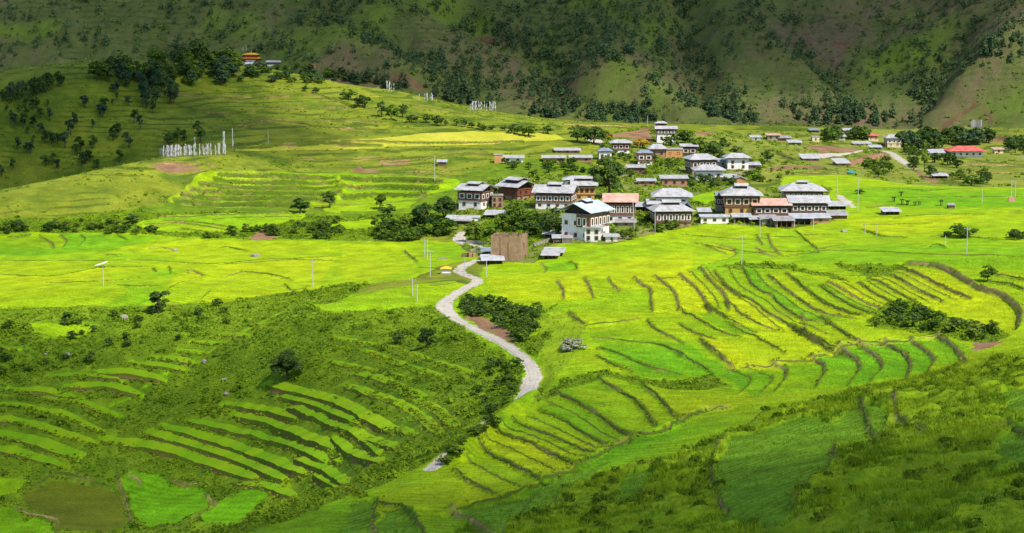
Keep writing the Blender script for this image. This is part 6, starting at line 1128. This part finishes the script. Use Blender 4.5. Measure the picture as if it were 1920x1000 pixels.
# teal tarpaulins
for crop, x, y, w_, h_, lab in [('V5', 1098, 440, 50, 60, 'bright teal tarpaulin hung between the salmon roof and the front house'), ('W1', 1260, 770, 90, 50, 'teal blue tarpaulin lying on the slope below the long brick wall')]:
    p, k = place_building(crop, x, y); o = MB(); n_ = 6; W2 = w_ * k; zz = 3.2 if crop == 'V5' else .4
    pts = [(W2 * (i / n_ - .5), .25 * math.sin(i * 2.1), zz + h_ * k * j * .5 + .12 * math.sin(i * 1.7 + j)) if crop == 'V5' else (W2 * (i / n_ - .5), j * 2.0, zz + .2 * math.sin(i * 2 + j) + j * .3) for j in range(3) for i in range(n_ + 1)]
    o.poly(pts, [(j * 7 + i, j * 7 + i + 1, j * 7 + 8 + i, j * 7 + 7 + i) for j in range(2) for i in range(n_)]); q = o.build('tarpaulin', M['teal'], None, (p[0], p[1] - (1.2 if crop == 'V5' else 0), p[2])); tag(q, lab, 'tarpaulin')
# ------------------------------------------------------------------ utility poles and prayer flags
def upole(crop, x, yb, yt, label, arm=True, mat='conc', lean=0.0, group='utility poles'):
    p = place(crop, [(x, yb)])[0]; h = (yb - yt) / CROPS[crop][2] / FPX * p[1] * 1.02; o = empty('utility_pole', p); tag(o, label, 'pole', group)
    MB().tube((0, 0, -.8), (lean, 0, h), .13, .085, 8).build('shaft', M[mat], o)
    if arm:
        a = MB().box(-.85 + lean, .85 + lean, -.06, .06, h - .55, h - .43).build('crossarm', M['metal'], o)
        for i in (-.75, 0, .75): MB().tube((i + lean, 0, h - .44), (i + lean, 0, h - .2 + (.15 if i == 0 else 0)), .05, .035, 6).build('insulator', M['panel'], a)
    return o
for a in [('F',460,240,140,'left pole of the tight pole cluster on the plain, with crossarm'),('F',474,255,150,'bare pole second in the tight pole cluster on the plain',False),('F',490,350,205,'front pole of the tight pole cluster on the plain'),('F',680,345,255,'thin pole at the road edge in front of the brick stack'),('F',800,350,262,'thin white pole at the road corner below the ruined walls',False),('F',393,460,358,'taller of two poles standing by the small field left of the road'),('F',418,490,392,'shorter of two poles standing by the small field left of the road',False),
          ('E',1725,612,458,'stout pole at the near edge of the yellow plain'),('E',570,608,500,'thin pale pole in the left part of the yellow plain',False),('G',325,490,330,'pole with wide crossarm in front of the right terraces'),('G',425,342,232,'white pole at the field edge under the stables'),('G',520,285,235,'short thin pole before the lowest stable',False),('G',615,282,238,'short thin pole right of the lowest stable',False),('G',720,292,235,'short thin pole before the right end stable',False),('G',965,192,18,'tall pole beside the pale track on the right'),('G',850,118,10,'thin pole behind the pale track on the right',False),
          ('G',1565,436,282,'lone pole with crossarm by the thicket on the right fields'),('G',1005,322,258,'short pole with crossarm in the field right of the village'),('G',1070,330,255,'thin pole next to the short crossarm pole in the field',False),('G',1448,382,330,'faint thin pole left of the lone crossarm pole',False),('G',1650,150,75,'faint pole far out in the right fields',False),('V4',1000,745,378,'tall leaning pole before the wide lantern-roofed house',False,'conc',-.6),('V4',1238,720,488,'white pole in front of the wide lantern-roofed house',False),('V4',1278,640,490,'thin pole right of the white pole before the lantern-roofed house',False),('V7',932,808,712,'thin pale pole on the hill pasture',False),('I',1688,700,640,'thin pole left of the towered white house',False),('I',515,1000,860,'thin pole on the slope below the lone field hut',False)]: upole(*a)
p = place('V6', [(1815, 775)])[0]; k = p[1] / FPX / 4.364; o = empty('transformer_stand', p); tag(o, 'twin-pole transformer stand on a faded pink base at the right edge', 'transformer')
MB().box(-28 * k, 32 * k, -14 * k, 14 * k, -1.5, 36 * k, 0, .3).build('base', M['pinkp'], o)
for x in (0, 32): MB().tube((x * k, 0, 30 * k), (x * k, 0, 172 * k), .14, .1).build('pole', M['conc'], o)
a = MB().box(-12 * k, 44 * k, -.08, .08, 158 * k, 164 * k).build('crossarm', M['metal'], o)
for i in range(3): MB().tube(((-4 + i * 18) * k, 0, 164 * k), ((-4 + i * 18) * k, 0, 172 * k), .06, .04, 6).build('insulator', M['panel'], a)
def flag_mesh(seed):
    g = np.random.default_rng(seed); b = MB(); b.tube((0, 0, -.06), (0, 0, 1.0), .011, .007, 6); n_ = 9; pts = []
    for j in range(n_ + 1):
        z = .14 + .84 * j / n_; wv = .02 * math.sin(j * 1.3 + seed); L = .055 * (1 + .35 * math.sin(j * .8 + seed * 2)); pts += [(.008, .002, z), (.008 + L * .5, wv, z - .01), (.008 + L, wv * 1.8 + .01, z - .025)]
    b.poly(pts, [(j * 3 + i, j * 3 + i + 1, j * 3 + 4 + i, j * 3 + 3 + i) for j in range(n_) for i in range(2)], 1); b.poly([(x, y + .002, z) for x, y, z in pts], [(j * 3 + 3 + i, j * 3 + 4 + i, j * 3 + i + 1, j * 3 + i) for j in range(n_) for i in range(2)], 1); return b
FL = []
for i in range(5):
    q = flag_mesh(i); me = bpy.data.meshes.new('prayer_flag'); me.from_pydata(q.v, [], q.f); me.materials.append(M['pole_wood']); me.materials.append(M['flag']); me.polygons.foreach_set('material_index', q.m); me.update(); FL.append(me)
frng = random.Random(8)
def flag(p, h, label, group):
    o = link('prayer_flag', FL[frng.randrange(5)], None, (p[0], p[1], p[2]), frng.uniform(-.7, .7)); o.scale = (h * .8, h * .8, h); o.rotation_euler[1] = frng.uniform(-.05, .05); tag(o, label, 'prayer flag', group)
def flags(crop, x0, x1, yb0, yb1, hpx, n, label, group, jit=1.0):
    xs = sorted(frng.uniform(x0, x1) for _ in range(n)); P = place(crop, [(x, yb0 + (yb1 - yb0) * (x - x0) / (x1 - x0) + frng.uniform(-12, 12) * jit) for x in xs])
    for p in P: flag(p, hpx / CROPS[crop][2] / FPX * p[1] * frng.uniform(.75, 1.2), label, group)
flags('W6', 250, 1430, 760, 700, 205, 92, 'pale prayer flag on a pole in the big cluster on the left hillside', 'prayer flags in the hillside cluster'); flags('W6', 170, 400, 700, 740, 150, 9, 'short bare prayer-flag pole at the left end of the big cluster', 'short poles at the cluster end')
for x, yb, yt, lab in [(860, 745, 365, 'tall white leaning prayer flag in the middle of the big cluster'), (1400, 690, 250, 'taller prayer flag at the right end of the big cluster'), (1375, 640, 255, 'twin tall prayer flag just left of the right end'), (1555, 600, 200, 'tall white prayer flag standing apart right of the big cluster')]:
    p = place('W6', [(x, yb)])[0]; flag(p, (yb - yt) / 10 / FPX * p[1], lab, 'tall prayer flags by the hillside cluster')
flags('V8', 1025, 1192, 282, 284, 55, 26, 'white prayer flag in the row along the ridge against dark pines', 'prayer flags in the ridge row', .3); flags('V8', 715, 812, 222, 226, 48, 14, 'white prayer flag in the middle cluster on the ridge', 'prayer flags in the middle ridge cluster', .3); flags('V8', 528, 584, 166, 170, 58, 11, 'white prayer flag in the upper cluster near the ridge top', 'prayer flags in the upper ridge cluster', .3)
flags('W5', 440, 500, 300, 300, 90, 3, 'white prayer flag rising behind the golden roof', 'prayer flags behind the golden roof', .2); flags('W2', 1830, 1919, 520, 520, 60, 5, 'pale prayer flag in the fields at the far right', 'prayer flags at the far right', .5)
# boulders
def boulder(crop, x, y, wpx, label, mat='stone'):
    import bmesh
    p, k = place_building(crop, x, y); bm = bmesh.new(); bmesh.ops.create_icosphere(bm, subdivisions=2, radius=1.0); rr = random.Random(int(x * 7 + y))
    ph = [rr.uniform(0, 6) for _ in range(3)]
    for v in bm.verts: v.co *= 1 + .16 * math.sin(v.co.x * 3 + ph[0]) + .13 * math.sin(v.co.y * 4 + ph[1]) + .1 * math.sin(v.co.z * 5 + ph[2])
    me = bpy.data.meshes.new('boulder'); bm.to_mesh(me); bm.free(); me.materials.append(M[mat]); o = link('boulder', me, None, (p[0], p[1], p[2] + .15), rr.uniform(0, 3)); s = wpx * k / 2; o.scale = (s, s * .8, s * .6); tag(o, label, 'boulder')
for a in [('A',870,272,34,'grey boulder on the path along the spur crest'),('A',955,347,24,'upper of two small boulders on the terraced spur'),('A',965,408,26,'lower of two small boulders on the terraced spur'),('A',525,82,36,'pale boulder under the edge of the yellow plain'),('A',288,242,30,'dark boulder in the scrub on the left slope'),('A',195,240,18,'small pale stone left of the dark boulder'),('E',1405,445,56,'pale stone heap in the right part of the yellow plain'),('E',968,412,34,'pale stone heap left of centre in the yellow plain'),('G',888,310,44,'yellowish stone heap in the field right of the village'),('I',200,487,22,'white painted stone on the ridge top')]: boulder(*a)
# straw shelter on the plain
p, k = place_building('E', 560, 505); o = empty('straw_shelter', p); tag(o, 'small pale slanted straw shelter on poles in the yellow plain', 'shelter'); MB().slab([(-34 * k, -1, 12 * k), (30 * k, -1, 30 * k), (30 * k, 1, 34 * k), (-34 * k, 1, 14 * k)], .12).build('roof', M['panel'], o)
for x, h_ in ((-25, 13), (24, 29)): MB().tube((x * k, 0, -.5), (x * k, 0, h_ * k), .06, .05, 6).build('post', M['pole_wood'], o)
# ------------------------------------------------------------------ unseen broken clouds, added and shaped to shade the rims, middle left in sun
def cloud(name, tx, ty, rx, ry, tau, h, label, seed, tz=0.0, rz=None):
    import bmesh
    t = (h - tz) / SUN_DIR.z; c = Vector((tx, ty, tz)) + SUN_DIR * t; rz = rz or min(rx, ry) * .3
    bm = bmesh.new(); bmesh.ops.create_icosphere(bm, subdivisions=4, radius=1.0); rr = random.Random(seed); ph = [rr.uniform(0, 6) for _ in range(8)]
    for v in bm.verts:
        p = v.co.copy(); f = 1 + .12 * math.sin(p.x * 3.1 + ph[0]) + .12 * math.sin(p.y * 3.7 + ph[1]) + .08 * math.sin(p.x * 6 + p.y * 5 + ph[2]) + .06 * math.sin(p.y * 9 - p.z * 7 + ph[3]) + .05 * math.sin(p.x * 11 + ph[4]); v.co = Vector((p.x * f * rx, p.y * f * ry, p.z * rz * (f if p.z > 0 else .5) * max(.02, p.z * p.z) ** .45))
    me = bpy.data.meshes.new(name); bm.to_mesh(me); bm.free(); me.polygons.foreach_set('use_smooth', [True] * len(me.polygons))
    m = bpy.data.materials.new('cloud_vapour'); m.use_nodes = True; n = m.node_tree.nodes; l = m.node_tree.links; n.clear(); vo = n.new('ShaderNodeVolumePrincipled'); out = n.new('ShaderNodeOutputMaterial')
    vo.inputs['Color'].default_value = (.95, .95, .97, 1); vo.inputs['Density'].default_value = tau / (1.5 * rz / SUN_DIR.z); vo.inputs['Anisotropy'].default_value = .4; l.new(vo.outputs[0], out.inputs['Volume']); me.materials.append(m)
    o = link(name, me, None, c); tag(o, label, 'cloud'); return o
CL = [(-270, 560, 150, 110, .9, 'thin unseen cloud shading the left end of the plain'), (-285, 385, 275, 130, 2.6, 'flat unseen cloud shading the lower left valley'), (-40, 285, 200, 95, .7, 'small unseen cloud shading the spur and valley bottom'), (190, 160, 240, 128, 1.8, 'unseen cloud shading the near hillside'), (-210, 840, 150, 160, 3.0, 'unseen cloud shading the dark left hillside'),
      (-120, 1215, 430, 155, 1.5, 'long unseen cloud shading the left part of the mountain'), (330, 1222, 340, 150, 1.5, 'long unseen cloud shading the right part of the mountain'), (320, 430, 150, 230, 1.1, 'unseen cloud shading the right margin of the fields'), (-20, 160, 210, 132, 1.7, 'unseen cloud shading the ground nearest the viewer')]
for i, (tx, ty, rx, ry, tau, lab) in enumerate(CL): cloud('cloud', tx, ty, rx, ry, tau, 420 + 30 * (i % 3), lab, 40 + i)
